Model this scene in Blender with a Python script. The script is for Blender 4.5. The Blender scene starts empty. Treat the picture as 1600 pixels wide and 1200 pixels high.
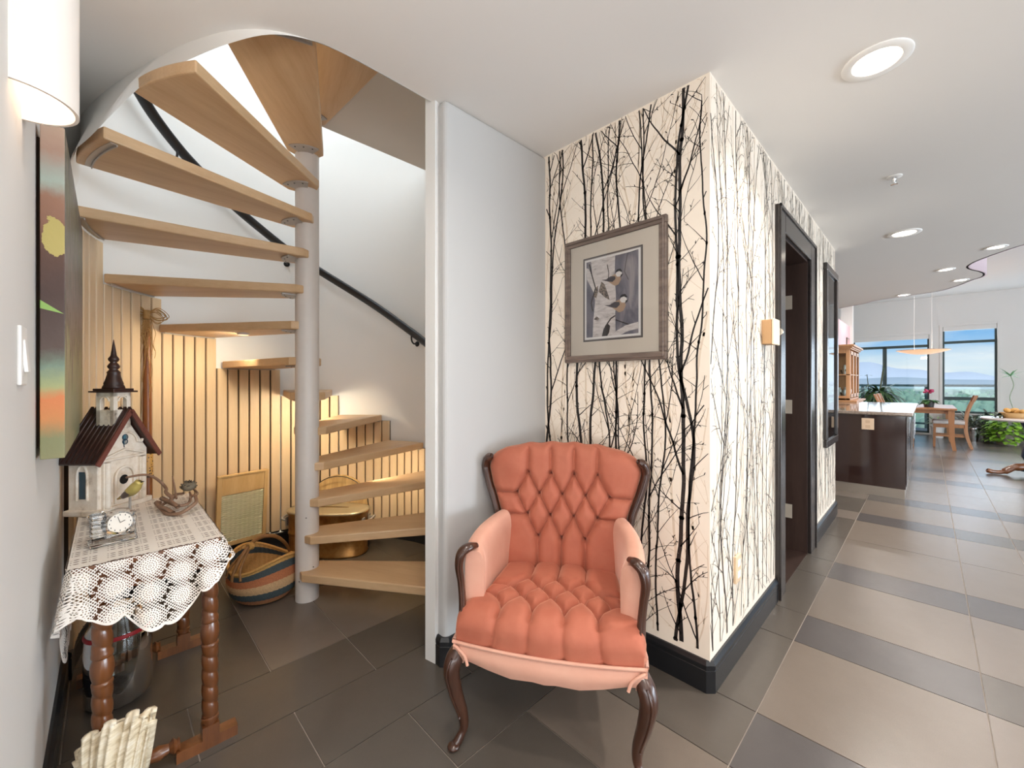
import bpy, bmesh, math, random
import numpy as np
from mathutils import Vector, Matrix, Euler
PI = math.pi
R = math.radians
SC = bpy.context.scene
COL = SC.collection

# ------------------------------------------------------------------ camera, sky, sun, exposure
cd = bpy.data.cameras.new('camera'); cam = bpy.data.objects.new('camera', cd); COL.objects.link(cam)
cd.sensor_width = 36.0; cd.lens = 36.0 * 640 / 1600; cd.shift_y = -3.0 / 1600
cd.clip_start = 0.02; cd.clip_end = 20000
cam.location = (0, 0, 1.22); cam.rotation_euler = (R(90), 0, R(45.4))
SC.camera = cam
SC.view_settings.view_transform = 'Standard'
SC.view_settings.look = 'None'
SC.view_settings.gamma = 1.0
SC.view_settings.use_curve_mapping = False
SC.view_settings.exposure = -0.14
try:
    SC.cycles.max_bounces = 10; SC.cycles.diffuse_bounces = 8; SC.cycles.glossy_bounces = 4
    SC.cycles.transparent_max_bounces = 16; SC.cycles.sample_clamp_indirect = 8.0
    SC.cycles.caustics_reflective = False; SC.cycles.caustics_refractive = False
except Exception: pass

W = bpy.data.worlds.new('sky'); SC.world = W; W.use_nodes = True
wn = W.node_tree.nodes; wl = W.node_tree.links; wn.clear()
wo = wn.new('ShaderNodeOutputWorld'); wb = wn.new('ShaderNodeBackground')
tc = wn.new('ShaderNodeTexCoord'); sx = wn.new('ShaderNodeSeparateXYZ'); wl.new(tc.outputs['Generated'], sx.inputs[0])
ra = wn.new('ShaderNodeValToRGB'); e = ra.color_ramp.elements
e[0].position = 0.0; e[0].color = (.62, .76, .88, 1); e[1].position = .6; e[1].color = (.06, .18, .50, 1)
e.new(.03).color = (.60, .78, .93, 1); e.new(.085).color = (.22, .50, .88, 1)
wl.new(sx.outputs[2], ra.inputs[0])
mp = wn.new('ShaderNodeMapping'); mp.inputs['Scale'].default_value = (2.2, 2.2, 9); wl.new(tc.outputs['Generated'], mp.inputs[0])
nz = wn.new('ShaderNodeTexNoise'); nz.inputs['Scale'].default_value = 2.2; nz.inputs['Detail'].default_value = 9; wl.new(mp.outputs[0], nz.inputs[0])
r2 = wn.new('ShaderNodeValToRGB'); r2.color_ramp.elements[0].position = .47; r2.color_ramp.elements[1].position = .74
wl.new(nz.outputs[0], r2.inputs[0])
mx = wn.new('ShaderNodeMix'); mx.data_type = 'RGBA'; wl.new(r2.outputs[0], mx.inputs[0]); wl.new(ra.outputs[0], mx.inputs[6])
mx.inputs[7].default_value = (.90, .92, .95, 1)
wl.new(mx.outputs[2], wb.inputs[0]); wb.inputs[1].default_value = 1.15
wl.new(wb.outputs[0], wo.inputs[0])

def light(name, kind, loc, energy, col, size=.1, rot=(0, 0, 0), spot=None, sizey=None, spread=None, blend=.6, shape='DISK', parent=None):
    d = bpy.data.lights.new(name, kind); d.energy = energy; d.color = col
    if kind == 'AREA':
        d.shape = shape; d.size = size
        if sizey: d.size_y = sizey
        if spread: d.spread = R(spread)
    elif kind == 'SUN': d.angle = size
    else:
        d.shadow_soft_size = size
        if kind == 'SPOT': d.spot_size = R(spot or 100); d.spot_blend = blend
    o = bpy.data.objects.new(name, d); COL.objects.link(o); o.location = loc; o.rotation_euler = rot
    if parent: o.parent = parent
    return o
WARM = (1.0, .86, .72); NEUT = (1.0, .93, .86); COOL = (.74, .87, 1.0)
# the sun stands behind the building: it lights only the landscape
light('sun', 'SUN', (0, 0, 40), 2.2, (1, .96, .9), size=.01, rot=(R(38), 0, R(-160 + 180)))
# daylight of the upper storey falling down the stair shaft
light('upper_storey_light', 'AREA', (-2.40, .85, 5.22), 34, (.82, .91, 1.0), size=1.3)
light('upper_fill_light', 'AREA', (-1.85, .10, 3.75), 20, (.80, .90, 1.0), size=.8, rot=(R(58), 0, R(41)))  # added fill from the near side, evens out the shaft wall
# daylight entering by the glazed sides of the living room (outside the frame)
light('side_window_daylight', 'AREA', (6.7, 5.5, 1.3), 900, COOL, size=2.2, sizey=7.0, rot=(0, R(90+28), 0), shape='RECTANGLE')
light('end_window_daylight', 'AREA', (1.2, 13.45, 1.6), 70, COOL, size=5.0, sizey=2.0, rot=(R(-105), 0, 0), shape='RECTANGLE')

light('entry_fill_light', 'AREA', (1.3, -2.45, .9), 100, (.93, .96, 1.0), size=3.6, sizey=1.4, rot=(R(90+38), 0, 0), shape='RECTANGLE')  # added fill low behind the viewer, aimed up at the ceiling

light('hall_fill_light', 'AREA', (3.2, -1.2, .5), 70, (.96, .97, 1.0), size=1.0, sizey=3.0, rot=(0, R(90+55), 0), shape='RECTANGLE')  # added unseen fill for the ceiling and the tread undersides
# added ceiling fill, given an unseen floor lamp behind the viewer
light('ceiling_fill_light', 'AREA', (.45, -.25, 1.72), 22, (1, .94, .88), size=.34, rot=(R(180), 0, 0))

# ------------------------------------------------------------------ materials
def s2l(c):
    if isinstance(c, str): c = tuple(int(c[i:i+2], 16) / 255 for i in (0, 2, 4))
    return tuple((x / 12.92 if x <= .04045 else ((x + .055) / 1.055) ** 2.4) for x in c) + (1,)
class NT:
    def __init__(s, name):
        s.m = bpy.data.materials.new(name); s.m.use_nodes = True
        s.n = s.m.node_tree.nodes; s.l = s.m.node_tree.links
        s.b = s.n['Principled BSDF']
    def val(s, x, sock):
        if isinstance(x, (int, float)): sock.default_value = x
        elif isinstance(x, tuple): sock.default_value = x
        else: s.l.new(x, sock)
    def math(s, op, a, b=0, c=None, clamp=False):
        n = s.n.new('ShaderNodeMath'); n.operation = op; n.use_clamp = clamp
        s.val(a, n.inputs[0]); s.val(b, n.inputs[1])
        if c is not None: s.val(c, n.inputs[2])
        return n.outputs[0]
    def coord(s, kind='Object', scale=(1, 1, 1), rot=(0, 0, 0)):
        t = s.n.new('ShaderNodeTexCoord'); m = s.n.new('ShaderNodeMapping')
        m.inputs['Scale'].default_value = scale; m.inputs['Rotation'].default_value = rot
        s.l.new(t.outputs[kind], m.inputs[0]); return m.outputs[0]
    def noise(s, vec, scale=5, detail=4, rough=.5, dist=0):
        n = s.n.new('ShaderNodeTexNoise'); s.l.new(vec, n.inputs[0]); n.inputs['Scale'].default_value = scale
        n.inputs['Detail'].default_value = detail; n.inputs['Roughness'].default_value = rough; n.inputs['Distortion'].default_value = dist
        return n.outputs[0]
    def wave(s, vec, scale=5, dist=2, detail=2, bands='X', dscale=1):
        n = s.n.new('ShaderNodeTexWave'); s.l.new(vec, n.inputs[0]); n.bands_direction = bands
        n.inputs['Scale'].default_value = scale; n.inputs['Distortion'].default_value = dist; n.inputs['Detail'].default_value = detail
        n.inputs['Detail Scale'].default_value = dscale
        return n.outputs['Fac']
    def ramp(s, fac, stops):
        n = s.n.new('ShaderNodeValToRGB'); s.l.new(fac, n.inputs[0]); el = n.color_ramp.elements
        el[0].position = stops[0][0]; el[0].color = s2l(stops[0][1]); el[1].position = stops[-1][0]; el[1].color = s2l(stops[-1][1])
        for p, c in stops[1:-1]: el.new(p).color = s2l(c)
        return n.outputs[0]
    def mix(s, f, a, b):
        n = s.n.new('ShaderNodeMix'); n.data_type = 'RGBA'; s.val(f, n.inputs[0]); s.val(a, n.inputs[6]); s.val(b, n.inputs[7]); return n.outputs[2]
    def sep(s, vec):
        n = s.n.new('ShaderNodeSeparateXYZ'); s.l.new(vec, n.inputs[0]); return n.outputs
    def bump(s, h, st=.2, dist=.01):
        n = s.n.new('ShaderNodeBump'); n.inputs['Strength'].default_value = st; n.inputs['Distance'].default_value = dist
        s.l.new(h, n.inputs['Height']); s.l.new(n.outputs[0], s.b.inputs['Normal'])
    def setc(s, x): s.val(x, s.b.inputs['Base Color'])
    def p(s, **k):
        for a, v in k.items(): s.val(v, s.b.inputs[a.replace('_', ' ')])
        return s
def plain(name, col, rough=.5, metal=0, spec=.5, var=0, vscale=20, bump=0, bscale=60, bd=.002, coat=0):
    t = NT(name); c = s2l(col)
    t.p(Roughness=rough, Metallic=metal); t.b.inputs['Specular IOR Level'].default_value = spec
    if coat: t.b.inputs['Coat Weight'].default_value = coat; t.b.inputs['Coat Roughness'].default_value = .12
    if var:
        v = t.coord(); nn = t.noise(v, vscale, 5)
        d = tuple(max(0, x * (1 - var)) for x in c[:3]) + (1,); u = tuple(min(1, x * (1 + var)) for x in c[:3]) + (1,)
        t.setc(t.mix(nn, d, u))
    else: t.b.inputs['Base Color'].default_value = c
    if bump: t.bump(t.noise(t.coord(), bscale, 4), bump, bd)
    return t.m
def wood(name, c1, c2, rough=.4, scale=6, axis='X', coat=0, grain=40, knots=None):
    t = NT(name); s = {'X': (.12, 1, 1), 'Y': (1, .12, 1), 'Z': (1, 1, .12)}[axis]
    v = t.coord(scale=s); n1 = t.noise(v, scale, 6, .6, .6); n2 = t.noise(v, grain * 1.5, 3, .7)
    f = t.math('ADD', t.math('MULTIPLY', n1, .75), t.math('MULTIPLY', n2, .3))
    t.setc(t.ramp(f, [(.32, c1), (.70, c2)])); t.p(Roughness=rough)
    if coat: t.b.inputs['Coat Weight'].default_value = coat; t.b.inputs['Coat Roughness'].default_value = .1
    t.bump(n2, .08, .002)
    return t.m
def glow(name, col, st):
    t = NT(name); t.p(Roughness=.5); t.setc(s2l(col)); t.b.inputs['Emission Color'].default_value = s2l(col); t.b.inputs['Emission Strength'].default_value = st
    return t.m
def glassm(name, col='ffffff', rough=.0, thin=True, tint=None):
    t = NT(name); n, l = t.n, t.l; out = n['Material Output']
    if thin:
        tr = n.new('ShaderNodeBsdfTransparent'); gl = n.new('ShaderNodeBsdfGlossy'); gl.inputs['Roughness'].default_value = rough
        tr.inputs[0].default_value = s2l(col); fr = n.new('ShaderNodeFresnel'); fr.inputs[0].default_value = 1.35; mxs = n.new('ShaderNodeMixShader')
        l.new(fr.outputs[0], mxs.inputs[0]); l.new(tr.outputs[0], mxs.inputs[1]); l.new(gl.outputs[0], mxs.inputs[2]); l.new(mxs.outputs[0], out.inputs[0])
    else:
        t.p(Roughness=rough, IOR=1.45); t.b.inputs['Transmission Weight'].default_value = 1; t.setc(s2l(col))
    return t.m
M = {}
M['wall'] = plain('white wall paint', 'e0deda', .75, spec=.25, var=.012, vscale=3)
M['wall_cool'] = plain('pale grey wall paint', 'e4e3e0', .7, spec=.25, var=.012, vscale=2)
M['ceil'] = plain('ceiling paint', 'e6e3df', .8, spec=.2, var=.01, vscale=2)
M['soffit'] = plain('shade-toned soffit', 'cfc8c0', .8, spec=.2)  # taupe tone paints in the weaker light under the landing
M['mauve'] = plain('mauve paint', 'c9b4b8', .75)
M['black'] = plain('black painted trim', '17181b', .28, spec=.6, var=.1, vscale=8)
M['rail'] = plain('black rail', '15161a', .35, spec=.5)
M['steel'] = plain('warm grey powder coated steel', 'd9d3ce', .33, spec=.5, var=.03, vscale=30)
M['flange'] = plain('grey bracket steel', 'b4ada6', .35, metal=.3)
M['screw'] = plain('screw', '4a4540', .4, metal=.6)
M['hinge'] = plain('satin hinge', 'cdc3b4', .35, metal=.35)
M['chrome'] = plain('chrome', 'd8d8d8', .18, metal=1)
M['white'] = plain('white plastic', 'f2f0ec', .4)
M['grout'] = plain('pale grout', '9a9086', .9)
M['oak'] = wood('pale oak tread', 'c09a72', 'd9ba92', .38, 5, 'X')
M['slat'] = wood('maple slat', 'cfb28c', 'dec6a2', .45, 3, 'Z')
M['slatback'] = plain('dark groove', '3d2c1e', .8)
M['walnut'] = wood('dark walnut frame', '2a1710', '4a2c1e', .28, 10, 'Z', coat=.4)
M['turned'] = wood('reddish turned wood', '54301a', '87522c', .28, 8, 'Z', coat=.5)
M['chairwood'] = wood('cherry dining wood', '96643f', 'b8845a', .4, 6, 'Z')
M['pine'] = wood('old pine', 'c39d66', 'dcbb86', .5, 6, 'Z')
M['frame'] = wood('grey brown picture frame', '4c3f38', '7c6b60', .4, 30, 'X')
M['door'] = wood('espresso door', '2e211c', '463630', .3, 5, 'Z')
M['casing'] = plain('espresso casing lacquer', '2a2422', .22, spec=.6)

# ------------------------------------------------------------------ mesh helpers
MW = {}
class MB:
    def __init__(s): s.v = []; s.f = []
    def add(s, vs, fs):
        k = len(s.v); s.v += [tuple(map(float, q)) for q in vs]; s.f += [tuple(k + i for i in f) for f in fs]; return s
    def box(s, x0, x1, y0, y1, z0, z1):
        return s.add([(x0, y0, z0), (x1, y0, z0), (x1, y1, z0), (x0, y1, z0), (x0, y0, z1), (x1, y0, z1), (x1, y1, z1), (x0, y1, z1)],
                     [(3, 2, 1, 0), (4, 5, 6, 7), (0, 1, 5, 4), (1, 2, 6, 5), (2, 3, 7, 6), (3, 0, 4, 7)])
    def obox(s, c, size, rot=(0, 0, 0)):
        m = Euler(rot).to_matrix(); c = Vector(c); a, b, d = [q / 2 for q in size]
        vs = [c + m @ Vector(q) for q in [(-a, -b, -d), (a, -b, -d), (a, b, -d), (-a, b, -d), (-a, -b, d), (a, -b, d), (a, b, d), (-a, b, d)]]
        return s.add(vs, [(3, 2, 1, 0), (4, 5, 6, 7), (0, 1, 5, 4), (1, 2, 6, 5), (2, 3, 7, 6), (3, 0, 4, 7)])
    def prism(s, poly, z0, z1):
        if sum(poly[i][0] * poly[(i+1) % len(poly)][1] - poly[(i+1) % len(poly)][0] * poly[i][1] for i in range(len(poly))) < 0: poly = poly[::-1]
        n = len(poly)
        return s.add([(x, y, z0) for x, y in poly] + [(x, y, z1) for x, y in poly],
                     [tuple(range(n))[::-1], tuple(range(n, 2 * n))] + [(i, (i+1) % n, n + (i+1) % n, n + i) for i in range(n)])
    def tube(s, pts, r, seg=8, cap=True, flat=None, closed=False, up=None):
        pts = [Vector(p) for p in pts]; n = len(pts)
        rs = r if isinstance(r, (list, tuple)) else [r] * n
        d0 = (pts[1] - pts[0]).normalized()
        u = Vector(up) if up else (Vector((0, 0, 1)) if abs(d0.z) < .9 else Vector((1, 0, 0)))
        vs = []
        for i in range(n):
            if closed: d = pts[(i+1) % n] - pts[i-1]
            else: d = pts[min(i+1, n-1)] - pts[max(i-1, 0)]
            d.normalize(); u = (u - d * u.dot(d)).normalized(); w = d.cross(u)
            fu, fw = flat if flat else (1, 1)
            for j in range(seg):
                a = 2 * PI * j / seg; vs.append(pts[i] + (u * math.cos(a) * fu + w * math.sin(a) * fw) * rs[i])
        fs = []
        for i in range(n if closed else n - 1):
            k = (i + 1) % n
            for j in range(seg):
                q = (j + 1) % seg; fs.append((i*seg + j, k*seg + j, k*seg + q, i*seg + q)[::-1])
        if cap and not closed: fs += [tuple(range(seg)), tuple(range((n-1)*seg, n*seg))[::-1]]
        return s.add(vs, fs)
    def lathe(s, prof, c=(0, 0, 0), seg=20, cap=True, m=None, sx=1, sy=1):
        vs = []; n = len(prof)
        for r_, z in prof:
            for j in range(seg):
                a = 2 * PI * j / seg; q = Vector((r_ * math.cos(a) * sx, r_ * math.sin(a) * sy, z))
                if m: q = m @ q
                vs.append(q + Vector(c))
        fs = [(i*seg + j, i*seg + (j+1) % seg, (i+1)*seg + (j+1) % seg, (i+1)*seg + j) for i in range(n-1) for j in range(seg)]
        if cap: fs += [tuple(range(seg))[::-1], tuple(range((n-1)*seg, n*seg))]
        return s.add(vs, fs)
    def ball(s, c, r, seg=12, rings=8, m=None):
        r = r if isinstance(r, (tuple, list)) else (r, r, r)
        vs = []; fs = []
        for i in range(rings + 1):
            t = PI * i / rings
            for j in range(seg):
                a = 2 * PI * j / seg; q = Vector((r[0]*math.sin(t)*math.cos(a), r[1]*math.sin(t)*math.sin(a), -r[2]*math.cos(t)))
                if m: q = m @ q
                vs.append(q + Vector(c))
        for i in range(rings):
            for j in range(seg): fs.append((i*seg+j, i*seg+(j+1) % seg, (i+1)*seg+(j+1) % seg, (i+1)*seg+j))
        return s.add(vs, fs)
    def grid(s, fn, nu, nv, flip=False):
        vs = [fn(i/nu, j/nv) for j in range(nv+1) for i in range(nu+1)]
        fs = [(j*(nu+1)+i, j*(nu+1)+i+1, (j+1)*(nu+1)+i+1, (j+1)*(nu+1)+i) for j in range(nv) for i in range(nu)]
        return s.add(vs, [f[::-1] for f in fs] if flip else fs)
    def arc_wall(s, c, r0, r1, a0, a1, z0, z1, n=12):
        A = [R(a0 + (a1-a0)*i/n) for i in range(n+1)]
        poly = [(c[0]+r1*math.cos(a), c[1]+r1*math.sin(a)) for a in A] + [(c[0]+r0*math.cos(a), c[1]+r0*math.sin(a)) for a in reversed(A)]
        # quads only, so that the curved strip shades cleanly
        k = len(s.v); vs = []
        for a in A:
            for r_ in (r0, r1):
                for z in (z0, z1): vs.append((c[0]+r_*math.cos(a), c[1]+r_*math.sin(a), z))
        fs = [(0, 1, 3, 2), (4*n, 4*n+2, 4*n+3, 4*n+1)]
        for i in range(n):
            b = 4*i; q = 4*(i+1)
            fs += [(b, q, q+1, b+1), (b+2, b+3, q+3, q+2), (b+1, q+1, q+3, b+3), (b, b+2, q+2, q)]
        return s.add(vs, fs)
    def build(s, name, mat, parent=None, smooth=False, bevel=0, seg=2, world=False, uv=None, sub=0, label=None, ang=None):
        vs = s.v
        if world and parent is not None and parent.name in MW:
            inv = MW[parent.name].inverted(); vs = [tuple(inv @ Vector(q)) for q in vs]
        me = bpy.data.meshes.new(name); me.from_pydata(vs, [], s.f); me.update()
        for m_ in (mat if isinstance(mat, list) else [mat]): me.materials.append(m_)
        o = bpy.data.objects.new(name, me); COL.objects.link(o)
        if parent is not None:
            o.parent = parent
            if world and parent.name not in MW: pass
        if smooth:
            me.polygons.foreach_set('use_smooth', [True] * len(me.polygons))
            if ang: me.set_sharp_from_angle(angle=R(ang))
        if uv is not None:
            l = me.uv_layers.new(name='UVMap'); vi = np.empty(len(me.loops), int); me.loops.foreach_get('vertex_index', vi)
            l.data.foreach_set('uv', np.asarray(uv, float)[vi].ravel())
        if bevel:
            b = o.modifiers.new('b', 'BEVEL'); b.width = bevel; b.segments = seg; b.limit_method = 'ANGLE'; b.angle_limit = R(40)
        if sub:
            b = o.modifiers.new('s', 'SUBSURF'); b.levels = sub; b.render_levels = sub
        if label: o['label'] = label
        return o
def tag(o, label, cat, group=None, kind=None):
    o['label'] = label; o['category'] = cat
    if group: o['group'] = group
    if kind: o['kind'] = kind
    return o
def thing(name, label, cat, loc=(0, 0, 0), rot=0, group=None, kind=None):
    o = bpy.data.objects.new(name, None); COL.objects.link(o); o.location = loc; o.rotation_euler = (0, 0, rot)
    o.empty_display_size = .05
    MW[o.name] = Matrix.Translation(loc) @ Matrix.Rotation(rot, 4, 'Z')
    return tag(o, label, cat, group, kind)
def struct(o):
    o['kind'] = 'structure'; return o
def catmull(P, n=8, closed=False):
    P = [Vector(p) for p in P]; out = []; L = len(P)
    for i in range(L if closed else L - 1):
        a, b = P[i], P[(i+1) % L]
        p0 = P[i-1] if (closed or i > 0) else a*2 - b
        p3 = P[(i+2) % L] if (closed or i+2 < L) else b*2 - a
        for j in range(n):
            t = j/n; out.append(.5*((2*a) + (b-p0)*t + (2*p0-5*a+4*b-p3)*t*t + (3*a-p0-3*b+p3)*t**3))
    if not closed: out.append(P[-1])
    return out

# ------------------------------------------------------------------ room shell
CX, CY = -2.4632, .8020          # axis of the spiral stair
ZC, ZH = 2.44, 3.19              # hall ceiling, high ceiling of the living room
def cyl(r, az): return (CX + r*math.cos(R(az)), CY + r*math.sin(R(az)))
OPEN = [(-2.735, -.094), (-2.60, -.060), (-2.45, -.018), (-2.306, .030), (-2.10, .105), (-2.04, .128), (-1.97, .158), (-1.862, .206), (-1.70, .300), (-1.60, .400), (-1.545, .510), (-1.520, .62), (-1.515, .80), (-1.515, 1.03)]
OPENS = [(p.x, p.y) for p in catmull([(x, y, 0) for x, y in OPEN], 5)]
SC_ = [(-3.2, 9.6), (-1.6, 8.95), (-.786, 8.436), (-.549, 8.185), (-.275, 8.08), (.093, 7.939), (.255, 7.697), (.375, 7.366), (.445, 7.23), (.456, 7.048), (.413, 6.856), (.334, 6.648),
       (.303, 6.468), (.336, 6.279), (.408, 6.115), (.509, 5.933), (.603, 5.798), (.80, 5.60), (1.2, 5.4), (2.0, 5.3), (3.2, 5.5), (5.0, 6.2), (6.9, 6.6)]
SCS = [(p.x, p.y) for p in catmull([(x, y, 0) for x, y in SC_], 5)]
XE, YB, YW = 6.9, -2.6, 13.6

# floor: recessed grout bed with individual porcelain tiles
fl = MB().box(-3.6, XE, YB, YW, -.12, -.0035).build('floor', M['grout']); struct(fl)
def tilemat(name, c, c2, rough):
    t = NT(name); v = t.coord(); a = t.wave(v, 170, 6, 3, 'X', 8); b = t.wave(v, 170, 6, 3, 'Y', 8); n = t.noise(v, 6, 6, .7)
    f = t.math('MULTIPLY', t.math('ADD', t.math('ADD', a, b), t.math('MULTIPLY', n, 1.6)), .28)
    t.setc(t.ramp(f, [(.1, c), (.9, c2)])); t.p(Roughness=rough); t.bump(t.math('ADD', a, b), .05, .001); return t.m
TM = [tilemat('dark porcelain', '4c4640', '5f5850', .26), tilemat('mid porcelain', '665d55', '7b7067', .26), tilemat('light taupe porcelain', '645a51', '766b61', .27),
      tilemat('charcoal porcelain', '454140', '585351', .26)]
tiles = []
def tile(x0, x1, y0, y1, m): tiles.append((x0, x1, y0, y1, m))
rr = random.Random(4)
# 30 cm rows of the entry, running bond
ofs = {-1: .789, -2: .490, -3: .211, -4: .49, -5: .20, -6: .0}
def yrow(x0, x1, off, ms, y0=YB, y1=1.72, step=.6):
    k = math.floor((y0 - off) / step)
    y = off + k*step
    while y < y1:
        a, b = max(y, y0), min(y + step, y1)
        if b - a > .02: tile(x0, x1, a, b, ms(y) if callable(ms) else ms)
        y += step
X0 = -1.0445
yrow(X0-.3, X0, .789, lambda y: 0)
yrow(X0-.6, X0-.3, .490, lambda y: 0)
yrow(X0-.9, X0-.6, .211, lambda y: 0)
for (x0, x1) in [(X0-1.5, X0-.9), (X0-2.1, X0-1.5), (X0-2.6, X0-2.1)]:
    for (a, b, m) in [(YB, -1.3, 0), (-1.3, -.70, 0), (-.70, -.11, 0), (-.11, .489, 0), (.489, .811, 1), (.811, 1.411, 1 if x1 > -2 else 0), (1.411, 2.0, 0)]: tile(x0, x1, a, b, m)
YL = []; y = -2.494
pat = [(.3, 0), (.6, 1)]
seq = [(-2.494, 1), (-1.894, 0), (-1.594, 1), (-.994, 0), (-.694, 1), (-.094, 0), (.206, 1), (.806, 0), (1.106, 1), (1.406, 0), (1.706, 1), (2.306, 0), (2.606, 1), (3.206, 0), (3.506, 1), (4.106, 1), (4.706, 0), (5.006, 1), (5.606, 0), (5.906, 1), (6.506, 1), (7.106, 0), (7.406, 1),
       (8.006, 0), (8.306, 1), (8.906, 1), (9.506, 0), (9.806, 1), (10.406, 1), (11.006, 0), (11.306, 1), (11.906, 0), (12.206, 1), (12.806, 1), (13.406, 0), (13.6, 0)]
colsx = [(X0, -.7445), (-.7445, -.4445), (-.4445, .1555), (.1555, .4555), (.4555, 1.0555), (1.0555, 1.3555), (1.3555, 1.9555), (1.9555, 2.5555), (2.5555, 3.1555), (3.1555, 3.7555), (3.7555, 4.3555), (4.3555, 5.0), (5.0, 5.6), (5.6, 6.2), (6.2, XE)]
for ci, (x0, x1) in enumerate(colsx):
    for i in range(len(seq) - 1):
        a, b = seq[i][0], seq[i+1][0]; lt = seq[i][1]
        if ci == 0:
            if a < 1.106: continue
            tile(x0, -.4445, a, b, 2 if abs(a - 1.106) < .01 else (0 if a < 4 else rr.choice([0, 1])))
        elif ci == 1: continue
        elif ci == 2: tile(x0, x1, a, b, 2 if lt else 3)
        else: tile(x0, x1, a, b, rr.choice([2, 1, 1]) if lt else rr.choice([3, 0]))
yrow(X0, -.4445, -.094, 0, YB, 1.106)
for i in range(len(seq) - 1):       # kitchen side, behind the corridor block
    a, b = seq[i][0], seq[i+1][0]
    if a > 4.7:
        for x0 in (-3.4445, -2.8445, -2.2445, -1.6445): tile(x0, x0+.6, a, b, rr.choice([0, 1]))
tiles.sort(key=lambda t: math.hypot((t[0]+t[1])/2, (t[2]+t[3])/2) + (50 if (t[2]+t[3])/2 < -.3 or t[0] > 3 and t[3] < 4 else 0))
G = .0022; cache = {}; far = {}
for i, (x0, x1, a, b, m) in enumerate(tiles):
    if i < 290:
        key = (round(x1-x0, 3), round(b-a, 3), m)
        if key not in cache:
            w, h = x1-x0-2*G, b-a-2*G
            o = MB().box(0, w, 0, h, -.008, 0).build('tile', TM[m], fl); cache[key] = o.data
        else:
            o = bpy.data.objects.new('tile', cache[key]); COL.objects.link(o); o.parent = fl
        o.location = (x0+G, a+G, 0)
    else: far.setdefault(m, MB()).box(x0+G, x1-G, a+G, b-G, -.008, 0)
for m, mb in far.items():
    o = mb.build('distant_tiles', TM[m], fl); o['kind'] = 'stuff'

# ceilings
hole = [(-3.6, YB), (XE, YB)] + [(x, y) for x, y in reversed(SCS)] + [(-3.6, 9.6), (-3.6, 4.8), (-1.515, 4.8)] + [(x, y) for x, y in reversed(OPENS)] + [(-2.76, -.14), (-3.6, -.14)]
ce = MB().prism(hole, ZC, ZC + .03).build('ceiling', M['ceil']); struct(ce)
ch = MB().box(-3.6, XE+.1, 5.0, YW+.2, ZH, ZH+.1).build('ceiling_high', M['ceil']); struct(ch)
mb = MB()
n = len(SCS)
mb.add([(x, y, ZC) for x, y in SCS] + [(x, y, ZH) for x, y in SCS], [(i, i+1, n+i+1, n+i) for i in range(n-1)])
o = mb.build('trim_1', M['mauve'], smooth=True); struct(o); so = o.modifiers.new('s', 'SOLIDIFY'); so.thickness = .03; so.offset = 0
# drop edge of the stair opening: a flared, curved fascia
TOPC = [(-2.735, -.094), (-2.60, -.060), (-2.45, -.018), (-2.306, .030), (-2.10, .105), (-2.04, .128), (-1.97, .158), (-1.862, .206), (-1.70, .300), (-1.60, .400), (-1.545, .510), (-1.520, .62), (-1.515, .80), (-1.515, 1.03)]
LOWC = [(-2.735, -.094, 2.02), (-2.59, -.121, 2.05), (-2.42, -.110, 2.082), (-2.25, -.091, 2.086), (-2.095, -.045, 2.095), (-2.060, .035, 2.23), (-2.01, .110, 2.335), (-1.868, .202, 2.375), (-1.70, .300, 2.395), (-1.60, .400, 2.425), (-1.545, .510, 2.439), (-1.520, .62, 2.439), (-1.515, .80, 2.439), (-1.515, 1.03, 2.439)]
TC = catmull([(x, y, ZC) for x, y in TOPC], 5); LC = catmull(LOWC, 5)
def offs(P, d):
    out = []
    for i in range(len(P)):
        a = P[max(i-1, 0)]; b = P[min(i+1, len(P)-1)]; dx, dy = b[0]-a[0], b[1]-a[1]; l = math.hypot(dx, dy)
        out.append((P[i][0] - dy/l*d, P[i][1] + dx/l*d))
    return out
IN = offs([(q.x, q.y) for q in TC], .03); n = len(TC); mb = MB()
mb.add([tuple(q) for q in LC] + [tuple(q) for q in TC] + [(q.x, q.y, 3.1) for q in TC] + [(x, y, 3.1) for x, y in IN] + [(x, y, 2.46) for x, y in IN] + [(q.x*.8+p_.x*.2, q.y*.8+p_.y*.2, q.z + min(.08, (ZC-q.z)*.4)) for q, p_ in zip(LC, TC)],
       [f for i in range(n-1) for f in [(i, i+1, 5*n+i+1, 5*n+i), (5*n+i, 5*n+i+1, n+i+1, n+i), (n+i, n+i+1, 2*n+i+1, 2*n+i), (3*n+i+1, 3*n+i, 4*n+i, 4*n+i+1)]])
o = mb.build('trim_2', M['wall'], smooth=True, ang=60); struct(o)

# walls
mb = MB(); NS = 72
mb.arc_wall((CX, CY), .93, .99, 12, 270, 0, 5.35, NS)
o = mb.build('wall_round', M['wall_cool'], smooth=True, ang=40); struct(o)
mb = MB().arc_wall((CX, CY), 1.05, 1.11, -90, 12, 3.1, 5.35, 30); o = mb.build('wall_round_upper', M['wall_cool'], smooth=True, ang=40); struct(o)
o = MB().box(-3.6, -1.3, -.35, 1.9, 5.35, 5.4).build('ceiling_upper', M['ceil']); struct(o)
o = MB().box(-2.463, -.72, -.253, -.133, 0, ZC).build('wall_left', M['wall'], bevel=.012, seg=3); struct(o)
o = MB().box(-.84, -.72, YB, -.25, 0, ZC).build('wall_entry', M['wall']); struct(o)
o = MB().box(-.84, XE+.1, YB-.1, YB, 0, ZC).build('wall_back', M['wall']); struct(o)
M['stub_dimmed'] = plain('grey wall paint', 'bbbab8', .7, spec=.25)  # greyed below the other walls to offset strong light on its face
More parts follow.
